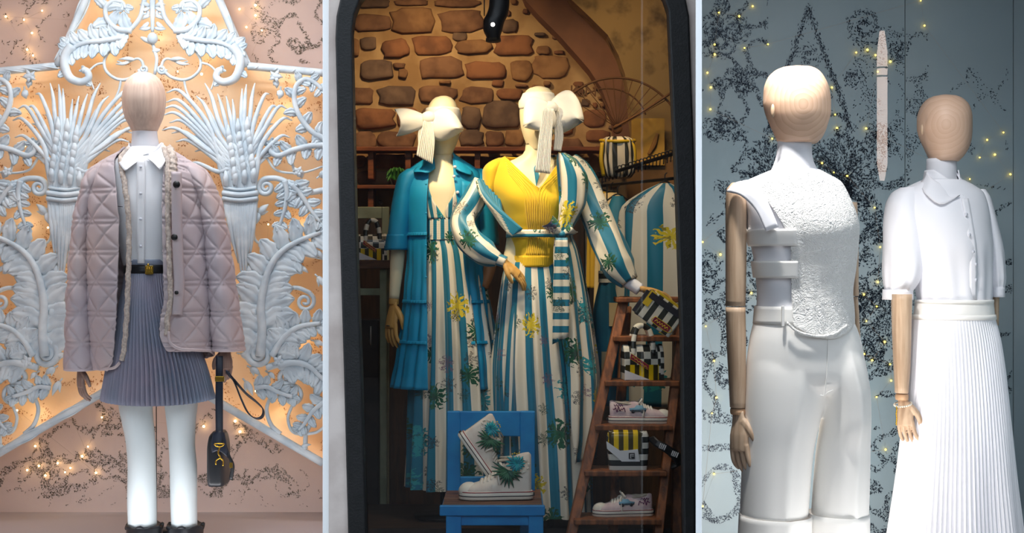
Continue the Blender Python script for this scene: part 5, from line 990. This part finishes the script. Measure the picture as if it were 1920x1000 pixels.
mk('ear', [ball(P(1449, 208, DQ-.09), .017, 10, 8, (.45, .6, 1.4))], m_wood, mv)
mk('neck', gar([(262, 1459, 1521, .07), (290, 1456, 1522, .072), (315, 1448, 1530, .08), (335, 1432, 1545, .09)], DQ, 36, 14, cap=True), m_neck, mv)
trows = [(318, 1448, 1536, .08), (330, 1420, 1556, .09), (342, 1396, 1574, .1), (365, 1392, 1586, .115), (400, 1398, 1600, .14), (430, 1402, 1606, .148), (460, 1408, 1604, .14), (500, 1415, 1600, .128), (550, 1420, 1594, .12), (585, 1418, 1598, .124)]
us = mk('undershirt', gar(trows, DQ, 70, 50, fold=lambda t, v, py: 1+.008*np.sin(t*8+py*.06)), m_white, mv)
vr = [(q[0], q[1]-3, q[2]+3, q[3]+.01) for q in trows] + [(612, 1412, 1602, .142), (640, 1410, 1606, .152)]
ve = [(322, 1446), (335, 1428), (348, 1412), (370, 1424), (400, 1442), (430, 1458), (470, 1470), (590, 1474), (640, 1478)]
vest = mk('brocade_vest', gar(vr, DQ, 110, 70, y0=322, el=ve, er=[(322, 1532), (345, 1574), (380, 1592), (420, 1606), (470, 1604), (560, 1596), (640, 1598)], front=True, ybot=lambda u: 592+40*np.sin(np.clip(.12+u*.86, 0, 1)*math.pi)**.8), m_broc, mv, thick=.006)
mk('hem_binding', tubew([P(*q) for q in curve([(1475, 605, DQ-.144), (1496, 622, DQ-.152), (1530, 631, DQ-.154), (1562, 628, DQ-.14), (1588, 610, DQ-.1)], 30)], .0045, 7), m_broc, vest)
mk('neck_binding', tubew([P(1491+45*math.cos(a), 326+18*max(0, math.sin(a)), DQ)+np.array([0, -.1*math.sin(a), 0]) for a in np.linspace(0, 2*math.pi, 50)], .006, 7), m_broc, vest)
mk('shoulder_strap', sheet([[(1362, 360, DQ-.05), (1378, 344, DQ-.07), (1404, 338, DQ-.08)], [(1390, 368, DQ-.1), (1406, 358, DQ-.115), (1424, 352, DQ-.115)], [(1418, 396, DQ-.128), (1430, 388, DQ-.135), (1442, 384, DQ-.138)], [(1436, 434, DQ-.142), (1448, 430, DQ-.15), (1460, 426, DQ-.155)]], 8, 16), m_white, vest, thick=.006)
for y0, y1, xr in ((431, 462, 1474), (490, 521, 1476)):
    rr = [(q[0], q[1]-4, q[2]+4, q[3]+.016) for q in trows]
    mk('side_band', gar(rr, DQ, 40, 8, y0=y0, y1=y1, th=(math.acos(-.26), math.pi+.9)), m_off, vest, thick=.006)
# trousers
pt = mk('wide_trousers', [gar([(600, 1414, 1600, .126), (640, 1405, 1614, .14), (690, 1399, 1623, .147), (715, 1398, 1626, .138), (738, 1402, 1622, .1)], DQ, 80, 24, cap=True, fold=lambda t, v, py: 1+.035*np.exp(-((t-2.0)/.09)**2)*np.clip((690-py)/60, 0, 1)),
    gar([(626, 1416, 1556, .09), (660, 1404, 1556, .12), (700, 1399, 1555, .14), (740, 1396, 1549, .146), (780, 1394, 1539, .147), (850, 1392, 1524, .14), (968, 1388, 1514, .143)], DQ, 60, 30, cap=True, fold=lambda t, v, py: 1+.07*np.exp(-((t-1.42)/.13)**2)),
    gar([(626, 1500, 1604, .1), (660, 1512, 1616, .13), (700, 1522, 1624, .155), (740, 1537, 1629, .162), (780, 1541, 1630, .162), (850, 1531, 1630, .13), (968, 1522, 1627, .133)], DQ+.02, 60, 30, cap=True, fold=lambda t, v, py: 1+.07*np.exp(-((t-1.3)/.13)**2))], m_off, mv, remesh=.005)
mk('waistband', gar([(574, 1416, 1598, .129), (607, 1413, 1601, .132)], DQ, 60, 6), m_off, pt, thick=.005)
mk('belt_loop', [bxp(1466, 574, 1471, 612, DQ-.138, .012)], m_off, pt, smooth=False, bevel=.001)
mk('fly_seam', [tubew([P(*q) for q in curve([(1553, 632, DQ-.139), (1551, 690, DQ-.143), (1546, 738, DQ-.144), (1538, 742, DQ-.146)], 24)], .0022, 6), tubew([P(*q) for q in curve([(1548, 740, DQ-.144), (1552, 736, DQ-.144), (1562, 732, DQ-.14)], 10)], .0018, 6)], m_off, pt)
for rows, dd in (([(966, 1388, 1520, .146), (1012, 1386, 1519, .148)], DQ), ([(962, 1516, 1627, .136), (1012, 1516, 1627, .138)], DQ+.02)): mk('trouser_cuff', gar(rows, dd, 60, 6, fold=lambda t, v, py: 1.01+.07*np.exp(-((t-1.4)/.13)**2)), m_off, pt, thick=.005)
for x in (1455, 1572): mk('leg', [tubew([(PX(x, DQ), DQ-CD, ZR+.02), (PX(x, DQ), DQ-CD, PZ(980, DQ))], [.035, .05], 16), ball((PX(x, DQ), DQ-CD-.04, ZR+.03), .05, 14, 8, (.8, 1.9, .6))], m_wood, mv)
# arms
mk('upper_arm', gar([(343, 1372, 1388, .03), (350, 1364, 1396, .05), (380, 1361, 1399, .06), (460, 1361, 1399, .06), (540, 1361, 1398, .058), (574, 1361, 1397, .056)], DQ, 30, 24, cap=True, pw=2.3), m_wood, mv)
mk('forearm', gar([(576, 1361, 1397, .056), (640, 1363, 1398, .056), (720, 1367, 1398, .05), (764, 1369, 1397, .045)], DQ, 30, 20, cap=True, pw=2.3), m_wood, mv)
mk('wrist_joint', gar([(766, 1370, 1397, .042), (771, 1369, 1398, .045), (777, 1370, 1397, .042)], DQ, 26, 6, cap=True), m_joint2, mv)
mk('hand', hand(P(1384, 780, DQ-.02), (.02, -.08, -1), (.5, -.87, 0), .24, .42, .1, flip=True), m_wood, mv, remesh=.003)
mk('upper_arm', gar([(380, 1584, 1606, .05), (460, 1590, 1608, .055), (555, 1592, 1608, .055)], DQ+.1, 24, 12, cap=True), m_wood, mv)
mk('forearm', gar([(557, 1592, 1607, .05), (640, 1598, 1612, .05), (760, 1606, 1622, .045)], DQ+.1, 24, 12, cap=True), m_wood, mv)
# ------------------------------------------------------------------ mannequin in white blouse and pleated skirt
DU = 6.17
mu = thing('mannequin', (PX(1785, DU), DU-CD, ZR), 'wooden-headed mannequin in white collared blouse and long white pleated skirt', 'mannequin'); base = np.array(wloc(mu))
mk('head', gar([(178, 1764, 1778, .02), (180, 1752, 1790, .055), (187, 1738, 1805, .085), (202, 1727, 1816, .112), (222, 1722, 1820, .126), (240, 1722, 1820, .128), (260, 1727, 1819, .12), (278, 1735, 1814, .106), (292, 1741, 1806, .09), (303, 1747, 1796, .07)], DU, 44, 40, cap=True, pw=2.15), wood_rings('ringed_beech_small', (212, 178, 154), (204, 168, 142), tuple(P(1778, 232, DU-.15)-base), 55), mu)
mk('ear', [ball(P(1729, 243, DU-.08), .015, 10, 8, (.45, .6, 1.4))], m_wood, mu)
mk('neck', gar([(298, 1738, 1793, .06), (330, 1737, 1793, .062), (360, 1722, 1806, .08)], DU, 30, 10, cap=True), m_neck, mu)
bl = mk('blouse', gar([(338, 1728, 1806, .08), (348, 1706, 1826, .09), (362, 1684, 1844, .1), (390, 1676, 1852, .125), (430, 1688, 1857, .148), (460, 1698, 1860, .15), (510, 1712, 1860, .13), (566, 1722, 1858, .118)], DU, 120, 60, fold=lambda t, v, py: 1+.022*np.clip((py-440)/80, 0, 1)*np.sin(t*14+.4)+.004*np.sin(py*.08+t*5)), m_white, mu)
mk('placket', sheet([[(1803, 372, DU-.115), (1816, 372, DU-.11)], [(1812, 430, DU-.142), (1826, 430, DU-.138)], [(1818, 480, DU-.138), (1832, 480, DU-.133)], [(1818, 562, DU-.115), (1831, 562, DU-.11)]], 4, 20), m_white, bl, thick=.003)
for x, y, dd in ((1812, 402, .142), (1818, 440, .152), (1825, 472, .15), (1830, 496, .143), (1830, 525, .135)): mk('button', disc(P(x, y, DU-dd), .006, (-.3, 1, 0), .004, 14), m_btn, bl)
mk('collar', [sheet([[(1737, 322, DU-.02), (1748, 335, DU-.07), (1772, 350, DU-.085), (1796, 362, DU-.07)], [(1732, 334, DU-.03), (1742, 350, DU-.09), (1766, 364, DU-.11), (1790, 372, DU-.1)], [(1725, 344, DU-.03), (1734, 362, DU-.1), (1764, 383, DU-.135), (1800, 366, DU-.115)]], 12, 9),
    sheet([[(1792, 322, DU-.01), (1800, 340, DU-.05), (1802, 356, DU-.075), (1798, 362, DU-.09)], [(1796, 326, DU-.01), (1806, 344, DU-.05), (1809, 360, DU-.08), (1806, 366, DU-.1)], [(1801, 332, DU+.01), (1809, 346, DU-.03), (1813, 366, DU-.08), (1812, 382, DU-.1)]], 10, 8)], m_white, bl, thick=.004)
mk('collar_band', gar([(320, 1735, 1796, .066), (340, 1732, 1800, .078)], DU, 40, 6, el=[(320, 1745), (340, 1770)], er=[(320, 1792), (340, 1794)]), m_white, bl, thick=.004)
def puff(t, v, py): return 1+.03*np.sin(t*11+.5)*np.clip((py-460)/80, 0, 1)+.012*np.sin(py*.07+t*3)
for rows, cf, dd in (([(352, 1688, 1722, .05), (362, 1672, 1728, .07), (385, 1661, 1732, .09), (430, 1657, 1735, .1), (490, 1656, 1733, .1), (525, 1657, 1724, .095), (545, 1660, 1711, .075)], (1657, 1710), DU), ([(356, 1826, 1846, .05), (370, 1826, 1854, .07), (420, 1830, 1867, .09), (480, 1838, 1880, .095), (520, 1844, 1882, .09), (540, 1850, 1880, .075)], (1850, 1880), DU+.06)):
    s_ = mk('puff_sleeve', gar(rows, dd, 70, 40, fold=puff), m_white, bl); y = rows[-1][0]
    mk('sleeve_cuff', gar([(y-2, cf[0], cf[1], .076), (y+17, cf[0]-1, cf[1], .078)], dd, 40, 5), m_white, s_, thick=.004)
mk('skirt_waistband', [gar([(562, 1718, 1860, .122), (598, 1714, 1864, .126)], DU, 60, 6), gar([(562, 1717, 1861, .126), (568, 1717, 1861, .127)], DU, 60, 3), gar([(590, 1713, 1865, .129), (599, 1712, 1866, .13)], DU, 60, 3)], m_off, mu, thick=.003)
mk('pleated_skirt', gar([(596, 1712, 1864, .128), (640, 1708, 1874, .14), (720, 1703, 1884, .16), (820, 1692, 1893, .19), (920, 1680, 1902, .21), (1030, 1664, 1914, .24)], DU, 900, 50, fold=lambda t, v, py: pleat(86, .05, 600, 700)(t, v, py)+.03*np.clip((py-760)/200, 0, 1)*np.sin(t*9)), m_white, mu, smooth=False)
mk('forearm', gar([(552, 1672, 1709, .052), (600, 1673, 1708, .052), (680, 1676, 1706, .046), (737, 1679, 1702, .04)], DU-.06, 28, 18, cap=True, pw=2.3), m_wood, mu)
mk('wrist_joint', gar([(739, 1680, 1702, .038), (744, 1679, 1703, .041), (750, 1680, 1702, .038)], DU-.06, 24, 6, cap=True), m_joint2, mu)
mk('hand', hand(P(1693, 752, DU-.06), (.08, -.12, -1), (.62, -.78, 0), .2, .38, .1, flip=True), m_wood, mu, remesh=.003)
mk('bracelet', [ball(P(1693+15*math.cos(a), 758-3*math.cos(a)+2*math.sin(a), DU-.06)+np.array([0, -.05*math.sin(a), 0]), .0042, 8, 6) for a in np.linspace(0, 2*math.pi, 26)], mat('pearl', (240, 232, 214), .25), mu)
mk('bracelet_chain', [ball(P(1681+.5*math.sin(k), 764+k*2.7, DU-.105), .0036, 6, 5) for k in range(13)], m_gold, mu)
mk('forearm', gar([(548, 1853, 1872, .048), (610, 1858, 1870, .045)], DU+.06, 20, 8, cap=True), m_wood, mu)
for x in (1750, 1825): mk('leg', [tubew([(PX(x, DU), DU-CD, ZR), (PX(x, DU), DU-CD, PZ(900, DU))], .045, 14)], m_wood, mu)

# ------------------------------------------------------------------ added glowing column, standing in for a reflected spire in the right pane
sl = thing('streak_column', (4.32, -14.0, -.08), 'added glowing column standing in for a pale spire, seen only as a reflection in the right pane', 'reflection stand-in')
mk('pole', tubew([(4.32, -14, -.08), (4.32, -14, 2.4)], .03, 10), m_black, sl)
mk('glowing_column', tubew([(4.32, -14, 2.36), (4.32, -14, 2.6), (4.32, -14, 3.9), (4.32, -14, 4.15)], [.02, .062, .062, .03], 12), mat('streak_glow', (255, 226, 210), emit=7), sl)
for z in (3.62, 3.72): mk('band', disc((4.32, -14, z), .066, (0, 0, 1), .02, 14), m_black, sl)
